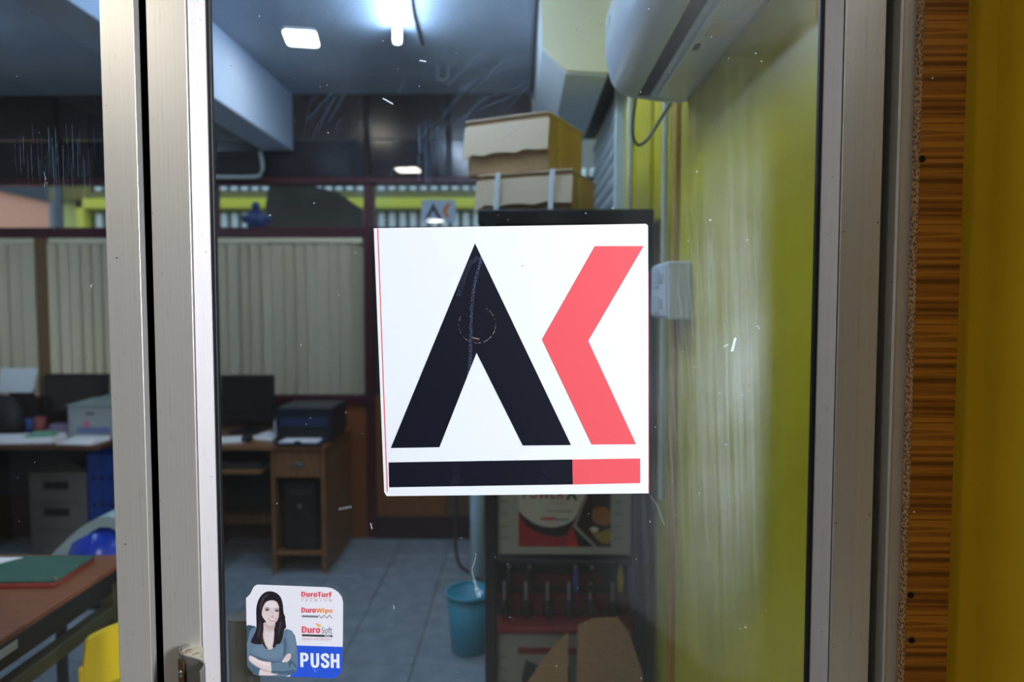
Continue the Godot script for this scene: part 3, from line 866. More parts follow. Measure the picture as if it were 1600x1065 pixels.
# a point of the dusty film, given by how far it lies across and down the pane
func film_px(a: float, b: float) -> Vector2:
	var x := (a - 815.0) / 1080.0 * 1.0592
	var y := 1.553 - (b - 472.0) / 1080.0 * 1.0592
	return Vector2((x + 0.469) / 0.913 * 1000.0, (2.03 - y) / 1.10 * 1200.0)

func logo_sticker() -> void:
	var t := thing("logo_sticker", "large square white sticker with black peaked letter and red chevron on door glass", "sticker", Vector3(-0.01, 1.46, -1.0585))
	var o := Vector2(-0.01, 1.46)
	var sheet := prism(shift([Vector2(-0.2255, 1.666), Vector2(0.1885, 1.672), Vector2(0.1915, 1.669), Vector2(0.1975, 1.2585), Vector2(-0.2095, 1.2525), Vector2(-0.2135, 1.259)], o), 0, 0.0004)
	put("sheet", sheet, mat(c8(242, 246, 250), 0.35), t)
	# black print with scuffs and a glue ring
	var S := 900.0
	var im := Image.create(900, 900, false, Image.FORMAT_RGB8)
	im.fill(c8(13, 18, 33))
	for k in 500:
		var p := Vector2(rng.randf_range(0, 900), rng.randf_range(0, 900))
		stroke(im, p, p + Vector2(0.8, 0.8), 1.2, Color(0.35, 0.4, 0.52, 0.5))
	var line := curve([Vector2(0.385, 0.115), Vector2(0.36, 0.2), Vector2(0.345, 0.3), Vector2(0.342, 0.4), Vector2(0.338, 0.5), Vector2(0.33, 0.58)], 30)
	for p in line:
		for j in 5:
			var q: Vector2 = p * S + Vector2(rng.randf_range(-5, 5), rng.randf_range(-3, 3))
			stroke(im, q, q + Vector2(1.0, 1.2), 1.3, Color(0.6, 0.62, 0.8, rng.randf_range(0.4, 0.9)))
	for p in curve([Vector2(0.30, 0.26), Vector2(0.315, 0.2), Vector2(0.335, 0.15), Vector2(0.37, 0.125)], 30):
		for j in 5:
			var q: Vector2 = p * S + Vector2(rng.randf_range(-9, 9), rng.randf_range(-6, 6))
			stroke(im, q, q + Vector2(1.0, 1.0), 1.2, Color(0.55, 0.57, 0.75, rng.randf_range(0.2, 0.6)))
	for k in 60:
		var an := rng.randf_range(-1.1, 3.6)
		var q := Vector2(0.365, 0.362) * S + Vector2(cos(an), sin(an)) * 59.0
		stroke(im, q, q + Vector2(-sin(an), cos(an)) * rng.randf_range(2, 7), 1.6, Color(0.85, 0.75, 0.65, rng.randf_range(0.3, 0.8)))
	stroke(im, Vector2(0.350, 0.412) * S, Vector2(0.372, 0.418) * S, 4.0, c8(70, 40, 30))
	stroke(im, Vector2(0.348, 0.408) * S, Vector2(0.374, 0.414) * S, 1.6, c8(230, 205, 180))
	for k in 90:
		var q := Vector2(rng.randf_range(0.27, 0.30), rng.randf_range(0.86, 0.95)) * S
		stroke(im, q, q + Vector2(1, 1), 1.2, Color(0.5, 0.52, 0.62, 0.6))
		q = Vector2(rng.randf_range(0.58, 0.66), rng.randf_range(0.86, 0.95)) * S
		stroke(im, q, q + Vector2(1, 1), 1.2, Color(0.5, 0.52, 0.62, 0.6))
	var ink := mat(Color.WHITE, 0.4)
	ink.albedo_texture = tex_of(im)
	ink.uv1_scale = Vector3(1 / 0.43, 1 / 0.43, 1)
	ink.uv1_offset = Vector3(0.5, 0.5, 0)
	var red := mat(c8(240, 92, 100), 0.4)
	put("letter", prism(shift([Vector2(-0.071, 1.643), Vector2(0.0765, 1.3335), Vector2(0.002, 1.3325), Vector2(-0.0690, 1.476), Vector2(-0.127, 1.3295), Vector2(-0.2025, 1.328)], o), 0.0004, 0.0007), ink, t)
	put("chevron", prism(shift([Vector2(0.111, 1.6385), Vector2(0.185, 1.6385), Vector2(0.102, 1.4945), Vector2(0.1765, 1.335), Vector2(0.108, 1.3345), Vector2(0.031, 1.4965)], o), 0.0004, 0.0007), red, t)
	put("black_bar", prism(shift([Vector2(-0.206, 1.3055), Vector2(0.0785, 1.311), Vector2(0.0795, 1.272), Vector2(-0.2055, 1.2665)], o), 0.0004, 0.0007), ink, t)
	put("red_bar", prism(shift([Vector2(0.0785, 1.311), Vector2(0.183, 1.313), Vector2(0.1835, 1.2745), Vector2(0.0795, 1.272)], o), 0.0004, 0.0007), red, t)
	put("red_line", prism(shift([Vector2(-0.2200, 1.6655), Vector2(-0.2185, 1.6655), Vector2(-0.2078, 1.259), Vector2(-0.2093, 1.259)], o), 0.0004, 0.0006), red, t)
	put("red_speck", prism(shift([Vector2(0.0005, 1.6095), Vector2(0.0025, 1.6095), Vector2(0.0025, 1.608), Vector2(0.0005, 1.608)], o), 0.0004, 0.0006), red, t)
	put("red_line", prism(shift([Vector2(0.1925, 1.60), Vector2(0.1932, 1.60), Vector2(0.1976, 1.2590), Vector2(0.1965, 1.2590)], o), 0.0004, 0.0006), red, t)

func shift(a: Array, o: Vector2) -> Array:
	var r := []
	for p in a:
		r.append(p - o)
	return r

# one unit of the printed artwork (1000 across) in metres on the push sticker
const PU := 0.0001517

func pu(x: float, y: float) -> Vector2:
	return Vector2((x - 590.0) * PU, -(y - 565.0) * PU)

func push_sticker() -> void:
	var t := thing("push_sticker", "small rounded sticker with a printed smiling woman and a blue word panel", "sticker", Vector3(-0.3565, 1.0355, -1.0585))
	var X := 85.0
	var Y := 68.0
	var im := Image.create(1010, 994, false, Image.FORMAT_RGB8)
	im.fill(c8(243, 242, 252))
	fill_poly(im, flat_poly([606, 710, 1095, 722, 1095, 1070, 505, 1070, 560, 1000], X, Y), c8(46, 92, 226))
	# sweater
	var sw := c8(106, 132, 156)
	var swd := c8(62, 84, 108)
	var swl := c8(132, 158, 182)
	fill_poly(im, flat_poly([85, 505, 175, 505, 215, 560, 250, 690, 300, 757, 345, 750, 385, 700, 445, 570, 500, 534, 555, 552, 590, 606, 606, 700, 616, 820, 612, 930, 596, 985, 550, 1022, 470, 1045, 320, 1040, 205, 1034, 140, 1010, 100, 965, 85, 900], X, Y), sw)
	fill_poly(im, blob([85, 508, 168, 512, 150, 530, 120, 560, 100, 640, 86, 680], X, Y), swd)
	fill_poly(im, blob([250, 700, 300, 770, 380, 760, 440, 690, 480, 760, 420, 840, 300, 850, 180, 800, 160, 740], X, Y), Color(swl, 0.35))
	fill_poly(im, blob([510, 570, 560, 580, 585, 660, 590, 760, 560, 800, 520, 720], X, Y), Color(swl, 0.4))
	fill_poly(im, blob([470, 640, 492, 640, 500, 740, 486, 800, 462, 820, 470, 720], X, Y), Color(swd, 0.55))
	fill_poly(im, blob([88, 860, 112, 900, 180, 950, 220, 968, 205, 1030, 150, 1012, 100, 960], X, Y), Color(swd, 0.6))
	fill_poly(im, blob([110, 790, 150, 815, 240, 850, 330, 878, 450, 880, 440, 890, 330, 900, 200, 868, 130, 830], X, Y), Color(swd, 0.6))
	# lower arm, upper arm, cuff and hand
	var skin := c8(234, 216, 216)
	var skl := c8(247, 236, 240)
	var skd := c8(204, 174, 174)
	fill_poly(im, blob([222, 968, 300, 990, 400, 1012, 380, 1026, 300, 1034, 215, 1030, 205, 1022], X, Y), skin)
	fill_poly(im, blob([118, 822, 150, 832, 210, 866, 280, 884, 338, 898, 342, 1000, 290, 985, 220, 956, 150, 912, 108, 872, 104, 840], X, Y), skin)
	fill_poly(im, blob([130, 838, 210, 878, 300, 906, 330, 930, 260, 920, 170, 880], X, Y), Color(skl, 0.8))
	fill_poly(im, blob([150, 912, 220, 950, 330, 990, 335, 1003, 280, 992, 200, 950], X, Y), Color(skd, 0.6))
	fill_poly(im, flat_poly([333, 898, 400, 892, 500, 884, 560, 890, 604, 930, 600, 975, 560, 1014, 480, 1016, 340, 1010], X, Y), sw)
	fill_poly(im, blob([345, 980, 460, 985, 580, 970, 560, 1012, 470, 1018, 345, 1008], X, Y), Color(swd, 0.55))
	fill_poly(im, blob([520, 860, 560, 880, 600, 930, 590, 940, 550, 900, 528, 950, 515, 900], X, Y), Color(swd, 0.6))
	fill_poly(im, blob([450, 888, 470, 850, 492, 816, 520, 796, 540, 800, 545, 826, 530, 862, 505, 884], X, Y), skin)
	for q in [[478, 842, 520, 800], [492, 856, 534, 810], [504, 872, 540, 826]]:
		stroke(im, Vector2(q[0] - X, q[1] - Y), Vector2(q[2] - X, q[3] - Y), 3.0, Color(skd, 0.8))
	# hair behind, neck, face, hair in front
	var hair := c8(36, 30, 38)
	fill_poly(im, blob([190, 480, 190, 330, 214, 232, 262, 165, 320, 138, 390, 148, 442, 192, 466, 262, 474, 360, 492, 412, 482, 446, 500, 512, 474, 552, 456, 640, 430, 690, 392, 702, 366, 738, 330, 700, 300, 752, 262, 722, 240, 690, 190, 700, 128, 678, 160, 600, 184, 550], X, Y), hair)
	fill_poly(im, blob([268, 470, 380, 470, 372, 540, 374, 590, 362, 690, 338, 752, 304, 750, 272, 690, 252, 600, 262, 540], X, Y), c8(222, 204, 204))
	fill_poly(im, blob([285, 560, 340, 575, 366, 560, 350, 690, 325, 740, 290, 700, 268, 620], X, Y), Color(skl, 0.55))
	fill_poly(im, blob([270, 470, 310, 498, 350, 505, 385, 480, 376, 530, 320, 540, 275, 510], X, Y), Color(skd, 0.6))
	fill_poly(im, blob([246, 350, 262, 290, 300, 246, 352, 232, 402, 246, 428, 300, 432, 362, 422, 412, 400, 456, 354, 490, 312, 484, 276, 440, 250, 396], X, Y), skin)
	fill_poly(im, blob([290, 262, 350, 246, 394, 262, 400, 300, 350, 310, 300, 300], X, Y), Color(skl, 0.7))
	fill_poly(im, blob([256, 372, 290, 376, 310, 400, 300, 430, 272, 420], X, Y), Color(c8(244, 214, 214), 0.7))
	fill_poly(im, blob([376, 380, 410, 374, 424, 390, 410, 430, 384, 420], X, Y), Color(c8(240, 208, 208), 0.7))
	fill_poly(im, blob([425, 300, 436, 360, 424, 415, 400, 460, 380, 476, 404, 430, 418, 380], X, Y), Color(skd, 0.6))
	# brows, eyes, nose, smile
	fill_poly(im, blob([276, 324, 296, 311, 322, 314, 334, 324, 316, 320, 296, 318], X, Y), c8(58, 42, 46))
	fill_poly(im, blob([372, 330, 392, 322, 416, 322, 430, 330, 412, 328, 392, 329], X, Y), c8(58, 42, 46))
	for e in [[302, 338], [405, 347]]:
		fill_poly(im, blob([e[0] - 22, e[1], e[0] - 6, e[1] - 6, e[0] + 12, e[1] - 5, e[0] + 22, e[1] + 3, e[0] + 8, e[1] + 6, e[0] - 10, e[1] + 5], X, Y), c8(196, 184, 190))
		fill_poly(im, blob([e[0] - 11, e[1] - 1, e[0], e[1] - 9, e[0] + 12, e[1] - 1, e[0] + 1, e[1] + 8], X, Y), c8(34, 26, 32))
		fill_poly(im, blob([e[0] - 26, e[1] - 1, e[0] - 8, e[1] - 12, e[0] + 12, e[1] - 11, e[0] + 27, e[1] + 3, e[0] + 10, e[1] - 4, e[0] - 8, e[1] - 5], X, Y), c8(46, 34, 40))
	fill_poly(im, blob([348, 346, 356, 350, 366, 392, 376, 404, 358, 412, 338, 406, 350, 396, 356, 380], X, Y), Color(skd, 0.5))
	fill_poly(im, blob([342, 405, 358, 412, 374, 407, 358, 416], X, Y), Color(c8(150, 110, 108), 0.8))
	fill_poly(im, blob([314, 422, 336, 424, 358, 429, 384, 427, 398, 421, 384, 448, 358, 460, 332, 450], X, Y), c8(214, 142, 154))
	fill_poly(im, blob([320, 427, 340, 429, 358, 433, 388, 428, 376, 442, 356, 447, 334, 440], X, Y), c8(250, 248, 250))
	# strands over the forehead and down both sides
	fill_poly(im, blob([214, 300, 232, 222, 280, 170, 340, 156, 396, 176, 430, 220, 444, 300, 434, 330, 424, 280, 400, 244, 350, 226, 300, 244, 268, 290, 250, 350, 246, 420, 262, 480, 258, 560, 250, 640, 236, 700, 170, 690, 140, 674, 172, 600, 196, 500, 204, 400], X, Y), hair)
	fill_poly(im, blob([430, 300, 462, 300, 474, 380, 488, 420, 494, 508, 468, 560, 448, 650, 420, 690, 380, 700, 366, 690, 378, 620, 380, 540, 396, 470, 424, 412], X, Y), hair)
	fill_poly(im, blob([262, 200, 300, 172, 330, 170, 290, 200, 258, 260, 236, 340, 232, 280], X, Y), Color(c8(96, 84, 96), 0.55))
	fill_poly(im, blob([222, 470, 236, 470, 230, 560, 206, 640, 200, 600], X, Y), Color(c8(92, 80, 90), 0.5))
	fill_poly(im, blob([430, 470, 444, 440, 452, 500, 430, 580, 416, 620, 420, 540], X, Y), Color(c8(92, 80, 90), 0.5))
	fill_poly(im, blob([246, 560, 256, 600, 262, 690, 300, 740, 290, 752, 250, 700, 232, 650], X, Y), Color(c8(92, 62, 56), 0.6))
	# printed rules and marks of the three word marks
	fill_poly(im, flat_poly([663, 203, 972, 209, 972, 213, 663, 207], X, Y), c8(236, 150, 160))
	fill_poly(im, flat_poly([664, 388, 836, 392, 836, 413, 664, 410], X, Y), c8(132, 132, 140))
	for k in 5:
		var x0 := 842.0 + k * 27.0
		stroke(im, Vector2(x0 - X, 385 - Y + (35 if k % 2 else 0)), Vector2(x0 + 27 - X, 385 - Y + (0 if k % 2 else 35)), 11.0, c8(165, 165, 175))
	fill_poly(im, blob([808, 470, 830, 476, 868, 496, 850, 508, 826, 504, 812, 490], X, Y), c8(250, 190, 110))
	fill_poly(im, flat_poly([662, 590, 980, 597, 980, 619, 968, 619, 662, 611], X, Y), c8(50, 46, 46))
	# the big word on the blue panel
	var wt := c8(250, 252, 255)
	fill_poly(im, flat_poly([640, 787, 672, 787, 672, 941, 640, 940], X, Y), wt)
	fill_poly(im, flat_poly([672, 787, 700, 789, 716, 798, 726, 818, 727, 846, 718, 870, 700, 881, 672, 881], X, Y), wt)
	fill_poly(im, flat_poly([672, 812, 688, 814, 695, 824, 695, 844, 688, 855, 672, 856], X, Y), c8(46, 92, 226))
	fill_poly(im, flat_poly([748, 790, 779, 791, 779, 900, 784, 916, 793, 922, 802, 917, 807, 902, 808, 791, 838, 792, 838, 905, 830, 930, 814, 944, 793, 948, 772, 943, 756, 930, 748, 905], X, Y), wt)
	var sp := curve([Vector2(930, 838), Vector2(922, 812), Vector2(900, 806), Vector2(876, 814), Vector2(870, 834), Vector2(886, 856), Vector2(912, 876), Vector2(930, 900), Vector2(922, 926), Vector2(898, 934), Vector2(876, 926), Vector2(868, 900)], 6)
	for k in sp.size() - 1:
		var d0: Vector2 = (sp[k + 1] - sp[k]).normalized() * 3.0
		stroke(im, sp[k] - d0 - Vector2(X, Y), sp[k + 1] + d0 - Vector2(X, Y), 30.0, wt)
	fill_poly(im, flat_poly([958, 794, 989, 795, 989, 855, 1018, 856, 1018, 796, 1050, 797, 1050, 949, 1018, 948, 1018, 886, 989, 885, 989, 947, 958, 946], X, Y), wt)
	stroke(im, Vector2(770 - X, 950 - Y), Vector2(806 - X, 996 - Y), 4.0, Color(0.8, 0.87, 1.0, 0.7))
	stroke(im, Vector2(780 - X, 990 - Y), Vector2(850 - X, 962 - Y), 3.0, Color(0.8, 0.87, 1.0, 0.5))
	stroke(im, Vector2(1002 - X, 742 - Y), Vector2(1012 - X, 715 - Y), 3.0, Color(0.8, 0.87, 1.0, 0.7))
	var print_ := mat(Color.WHITE, 0.35)
	print_.albedo_texture = tex_of(im)
	print_.uv1_scale = Vector3(1.0 / (1010.0 * PU), 1.0 / (994.0 * PU), 1)
	print_.uv1_offset = Vector3((590.0 - X) / 1010.0, (565.0 - Y) / 994.0, 0)
	var edge := []
	for q in [[85, 900], [85, 640], [85, 212], [128, 170], [168, 92], [192, 74], [214, 68], [560, 80], [930, 92], [985, 104], [1046, 142], [1080, 190], [1095, 250], [1088, 600], [1078, 940], [1066, 990], [1036, 1032], [984, 1060], [600, 1046], [200, 1034], [150, 1016], [108, 974], [92, 940]]:
		edge.append(pu(q[0], q[1]))
	put("print", prism(edge, 0, 0.0004), print_, t)
	var z := 0.00055
	var red := mat(c8(238, 78, 92), 0.5)
	var org := mat(c8(248, 166, 96), 0.5)
	var pink := mat(c8(214, 150, 166), 0.5)
	var blk := mat(c8(44, 46, 58), 0.5)
	var wh := mat(c8(246, 248, 252), 0.4)
	word(t, "DuroTurf", true, red, 663, 976, 138, 194, z, 0.012)
	for k in 7:
		word(t, "PREMIUM"[k], true, pink, [664, 708, 752, 796, 860, 900, 948][k], [682, 728, 772, 832, 872, 930, 980][k], 216 + k * 0.6, 238 + k * 0.6, z, 0.0, "Droid Serif")
	word(t, "Duro", true, red, 661, 806, 308, 362, z, 0.01)
	word(t, "Wipe", true, org, 812, 984, 312, 376, z, 0.01)
	word(t, "Duro", true, red, 661, 850, 508, 578, z, 0.01)
	word(t, "Soft", false, blk, 868, 976, 512, 582, z, 0.01)
	word(t, "Bathing", true, wh, 898, 962, 598, 618, z, 0.01)
	word(t, "Elegance with efficiency!", false, pink, 663, 972, 626, 658, z, 0.01, "Droid Serif")

func word(t: Node3D, text: String, bold: bool, m: Material, x0: float, x1: float, y0: float, y1: float, z: float, tilt := 0.0, font := "Droid Sans") -> void:
	var a := pu(x0, y1)
	var b := pu(x1, y0)
	words(text, font, bold, m, t, a.x, b.x, a.y, b.y, z, "lettering", -tilt)
	if bold and x1 - x0 > 100.0:
		# a heavier cut of the face: the same word again, a hair to the right and up
		words(text, font, bold, m, t, a.x + 5 * PU, b.x + 5 * PU, a.y + 2 * PU, b.y + 2 * PU, z + 0.00015, "lettering", -tilt)

func ceiling_bits() -> void:
	var b := struct("beam", "pale ceiling beam running to the back wall at left")
	slab("concrete", Vector3(-1.672, 2.538, -4.5), Vector3(-1.474, 2.9, -1.12), M.beam, b, 0.004)
	var u := curve([Vector3(-0.03, 0.04, 0), Vector3(-0.03, -0.015, 0), Vector3(-0.018, -0.034, 0), Vector3(0.0, -0.04, 0), Vector3(0.018, -0.034, 0), Vector3(0.03, -0.015, 0), Vector3(0.03, 0.04, 0)], 4)
	lone("ceiling_reflection", tube(u, 0.006, 6), mat(c8(150, 160, 170), 0.6), "small pale U shape added for a reflection under the ceiling right of the tube lamp", "hook", Vector3(-0.45, 2.86, -4.0))  # bent tube added to draw a U-shaped reflection
	lone("lamp_wire", tube(curve([Vector3(-0.485, 2.893, -3.1), Vector3(-0.505, 2.894, -3.3), Vector3(-0.515, 2.894, -3.65)], 4), 0.006, 6), M.dark, "dark wire on the ceiling beside the tube lamp", "wire")
	var p := thing("pale_conduit", "pale conduit bending up to the beam at the left of the door glass", "conduit", Vector3.ZERO)
	put("pipe", tube(curve([Vector3(-2.3, 2.365, -4.42), Vector3(-1.9, 2.36, -4.42), Vector3(-1.69, 2.362, -4.42), Vector3(-1.655, 2.385, -4.42), Vector3(-1.645, 2.43, -4.42), Vector3(-1.66, 2.52, -4.42)], 5), 0.013, 8), mat(c8(196, 206, 204), 0.5), p)
	put("backing", box(Vector3(0.62, 0.15, 0.02), 0.004), M.black, p, Vector3(-1.98, 2.455, -4.46))

func carton(pos: Vector3, turn: float, size: Vector3, label: String, flap: float, straps: bool) -> void:
	var t := thing("cardboard_box", label, "box", pos, turn)
	put("body", box(size, 0.004), M.card, t, Vector3(-size.x / 2, size.y / 2, -size.z / 2))
	# a loose lid that folds down over the front
	var st := st_new()
	var e := []
	for k in 9:
		e.append(Vector2(-size.x - 0.012 + (size.x + 0.018) * k / 8.0, size.y - flap + 0.006 * sin(k * 2.3) - (0.022 if k == 0 else 0.0)))
	e.append(Vector2(0.006, size.y + 0.003))
	e.append(Vector2(-size.x * 0.45, size.y + 0.006))
	e.append(Vector2(-size.x - 0.004, size.y + 0.003))
	add_prism(st, PackedVector2Array(e), 0.002, 0.007, Transform3D(Basis(Vector3.RIGHT, deg_to_rad(-7)), Vector3(0, -0.02, 0.028)))
	put("lid_flap", done(st), M.card_light, t)
	put("lid_top", box(Vector3(size.x + 0.01, 0.006, size.z + 0.02), 0.002), M.card_light, t, Vector3(-size.x / 2, size.y + 0.004, -size.z / 2))
	put("tape", box(Vector3(0.0015, size.y * 0.98, 0.05), 0.0), mat(c8(176, 140, 60), 0.4), t, Vector3(0.001, size.y / 2, -size.z * 0.3))
	if straps:
		for x in [-0.30, -0.085]:
			put("strap", prism([Vector2(x, 0.0), Vector2(x + 0.02, 0.0), Vector2(x + 0.03, size.y + 0.006), Vector2(x + 0.01, size.y + 0.006)], 0.03, 0.0325), M.strap, t)

func poster_print() -> void:
	pass

func tool(x: float, y: float, kind: int, label: String, grip: Material) -> void:
	var t := thing("hanging_tool", label, "tool", Vector3(x, y, -2.52), 0, "tools hanging on the dark rack")
	put("hook", tube([Vector3(0, 0.012, -0.036), Vector3(0, 0.012, 0.0), Vector3(0, 0.02, 0.012)], 0.003, 6), M.steel, t)
	put("shaft", tube([Vector3(0, 0.02, 0), Vector3(0, -0.05, 0)], 0.006, 8), M.steel, t)
	var pr := [Vector2(0.0, -0.115), Vector2(0.012, -0.112), Vector2(0.022, -0.095), Vector2(0.018, -0.07), Vector2(0.014, -0.05), Vector2(0.0, -0.045)]
	if kind == 1:
		pr = [Vector2(0.0, -0.09), Vector2(0.010, -0.088), Vector2(0.013, -0.04), Vector2(0.009, 0.0), Vector2(0.0, 0.004)]
	put("grip", lathe(pr, 12), grip, t)

func boxes_and_rack() -> void:
	# dark display rack standing against the right wall
	var r := thing("display_rack", "tall dark display rack behind the large white sticker", "rack", Vector3(0, 0, 0))
	slab("post", Vector3(-0.132, 0, -2.49), Vector3(-0.09, 1.85, -2.45), M.dark, r, 0.003)
	slab("post", Vector3(0.405, 0, -2.49), Vector3(0.455, 1.85, -2.45), M.black, r, 0.003)
	slab("post", Vector3(-0.132, 0, -2.86), Vector3(-0.09, 1.85, -2.82), M.black, r, 0.003)
	slab("post", Vector3(0.415, 0, -2.86), Vector3(0.455, 1.85, -2.82), M.black, r, 0.003)
	slab("top", Vector3(-0.155, 1.83, -2.95), Vector3(0.465, 1.885, -2.45), M.black, r, 0.006)
	slab("back_panel", Vector3(-0.09, 0.05, -2.60), Vector3(0.405, 1.83, -2.57), M.dark, r, 0.0)
	slab("side_panel", Vector3(0.435, 0.05, -2.82), Vector3(0.455, 1.83, -2.49), M.black, r, 0.0)
	slab("red_strip", Vector3(-0.07, 0.49, -2.57), Vector3(0.30, 0.535, -2.562), mat(c8(92, 24, 30), 0.6), r, 0.0)
	slab("red_strip", Vector3(-0.09, 0.385, -2.57), Vector3(0.40, 0.46, -2.562), mat(c8(104, 20, 28), 0.6), r, 0.0)
	slab("shelf", Vector3(-0.09, 0.352, -2.60), Vector3(0.42, 0.374, -2.46), M.red, r, 0.003)
	slab("shelf", Vector3(-0.09, 0.60, -2.60), Vector3(0.41, 0.618, -2.48), M.dark, r, 0.003)
	# two printed boards on the rack
	var cream := mat(c8(158, 158, 146), 0.6)
	var b := thing("poster_board", "pale framed board with a red and black printed poster on the rack", "poster", Vector3(0.157, 0.64, -2.478))
	slab("board", Vector3(-0.245, 0, -0.01), Vector3(0.24, 0.62, 0.0), cream, b, 0.002)
	var im := Image.create(512, 640, false, Image.FORMAT_RGB8)
	im.fill(c8(158, 30, 38))
	fill_poly(im, flat_poly([0, 430, 20, 490, 47, 526, 85, 550, 131, 571, 175, 582, 221, 588, 290, 560, 330, 500, 306, 470, 0, 380]), c8(44, 34, 38))
	fill_poly(im, flat_poly([0, 0, 400, 0, 372, 356, 340, 430, 306, 488, 270, 512, 230, 526, 183, 533, 130, 526, 80, 506, 30, 470, 0, 436]), c8(188, 184, 172))
	fill_poly(im, flat_poly([372, 0, 512, 0, 512, 640, 429, 640, 301, 522, 372, 356]), c8(54, 36, 26))
	fill_poly(im, flat_poly([420, 250, 512, 120, 512, 300, 440, 330]), c8(74, 54, 48))
	fill_poly(im, blob([410, 440, 450, 415, 500, 430, 512, 500, 480, 520, 420, 500], 0, 0), c8(150, 92, 30))
	fill_poly(im, blob([400, 545, 440, 560, 512, 540, 512, 610, 470, 620, 430, 590], 0, 0), c8(160, 130, 36))
	fill_poly(im, blob([396, 536, 426, 528, 446, 548, 410, 556], 0, 0), c8(200, 198, 180))
	fill_poly(im, flat_poly([366, 350, 384, 350, 318, 520, 440, 640, 418, 640, 296, 522]), c8(150, 150, 146))
	fill_poly(im, flat_poly([372, 356, 384, 340, 300, 530, 262, 640, 226, 640, 290, 530]), c8(128, 40, 66))
	fill_poly(im, flat_poly([296, 530, 330, 640, 255, 640]), c8(186, 36, 40))
	fill_poly(im, flat_poly([302, 530, 418, 640, 338, 640]), c8(34, 26, 26))
	for k in 9:
		stroke(im, Vector2(160 + k * 16, 440), Vector2(168 + k * 16, 440 + (k % 3)), 9.0, c8(70, 64, 62))
	for k in 6:
		stroke(im, Vector2(170 + k * 15, 395), Vector2(180 + k * 15, 395), 6.0, c8(150, 120, 116))
	stroke(im, Vector2(122, 484), Vector2(205, 482), 16.0, c8(180, 76, 52))
	stroke(im, Vector2(205, 488), Vector2(280, 486), 8.0, c8(90, 80, 78))
	var pm := mat(Color.WHITE, 0.5)
	pm.albedo_texture = tex_of(im)
	pm.uv1_scale = Vector3(1 / 0.335, 1 / 0.42, 1)
	pm.uv1_offset = Vector3(0.5, 0.5, 0)
	put("poster", box(Vector3(0.335, 0.42, 0.002), 0.0), pm, b, Vector3(0.0, 0.24, 0.001))
	var rt := mat(c8(150, 52, 74), 0.5)
	words("POWER", "Droid Sans", true, rt, b, -0.152, -0.003, 0.207, 0.25, 0.0026)
	words("X", "Droid Sans", true, M.black, b, 0.003, 0.047, 0.203, 0.256, 0.0026)
	for s in [-0.222, 0.195]:
		for k in 10:
			put("tick", box(Vector3(0.03, 0.005, 0.0015), 0.0), mat(c8(120, 122, 116), 0.6), b, Vector3(s, 0.06 + 0.045 * k, 0.0006))
	var b2 := thing("poster_board", "pale board with a red strip and dark green picture low on the rack", "poster", Vector3(0.157, 0.0, -2.478))
	slab("board", Vector3(-0.245, 0.03, -0.01), Vector3(0.24, 0.345, 0.0), cream, b2, 0.002)
	slab("red_strip", Vector3(-0.170, 0.268, 0.0), Vector3(0.048, 0.292, 0.0015), M.red, b2, 0.0)
	put("picture", prism([Vector2(-0.14, 0.245), Vector2(-0.09, 0.222), Vector2(0.02, 0.222), Vector2(0.02, 0.1), Vector2(-0.15, 0.1), Vector2(-0.155, 0.18)], 0.0, 0.0015), mat(c8(44, 58, 46), 0.6), b2)
	for k in 4:
		put("tick", box(Vector3(0.03, 0.005, 0.0015), 0.0), mat(c8(120, 122, 116), 0.6), b2, Vector3(-0.222, 0.12 + 0.045 * k, 0.0006))
	var n := ["leftmost", "second from the left", "third from the left", "fourth from the left", "fifth from the left", "rightmost"]
	for k in 6:
		tool(-0.063 + 0.08 * k, 0.50, 0, "dark-gripped tool hanging %s in the lower rack row" % n[k], M.black)
	tool(-0.045, 0.572, 1, "small dark tool at the left end of the upper rack row", M.dark)
	tool(0.03, 0.572, 1, "second small dark tool in the upper rack row", M.dark)
	tool(0.202, 0.572, 1, "blue-handled tool in the upper rack row", mat(c8(40, 80, 160), 0.4))
	tool(0.262, 0.572, 1, "small dark tool between blue and yellow tools in upper row", M.black)
	tool(0.368, 0.572, 1, "yellow-handled tool at the right of the upper rack row", mat(c8(190, 176, 40), 0.4))
	# boxes on top
	carton(Vector3(0.185, 1.886, -2.56), deg_to_rad(-20), Vector3(0.37, 0.152, 0.33), "lower cardboard box with two white straps on the dark rack", 0.095, true)
	carton(Vector3(0.10, 2.052, -2.60), deg_to_rad(-25), Vector3(0.345, 0.205, 0.36), "upper cardboard box with a pale folded lid atop the strapped box", 0.112, false)
	# crumpled cardboard leaning in front of the rack
	var c := thing("cardboard_sheet", "tan cardboard sheets leaning at the bottom of the rack", "cardboard", Vector3(0.22, 0, -2.33))
	var st := st_new()
	var ln := Transform3D(Basis(Vector3.RIGHT, deg_to_rad(-9)), Vector3.ZERO)
	add_prism(st, PackedVector2Array([Vector2(-0.03, 0), Vector2(0.215, 0), Vector2(0.205, 0.26), Vector2(0.16, 0.40), Vector2(0.12, 0.45), Vector2(0.03, 0.445), Vector2(-0.02, 0.42)]), 0, 0.006, ln)
	put("large_sheet", done(st), M.card, c)
	st = st_new()
	add_prism(st, PackedVector2Array([Vector2(-0.24, 0), Vector2(-0.055, 0), Vector2(-0.055, 0.395), Vector2(-0.12, 0.33), Vector2(-0.2, 0.22)]), -0.01, -0.004, ln)
	put("small_sheet", done(st), M.card, c)

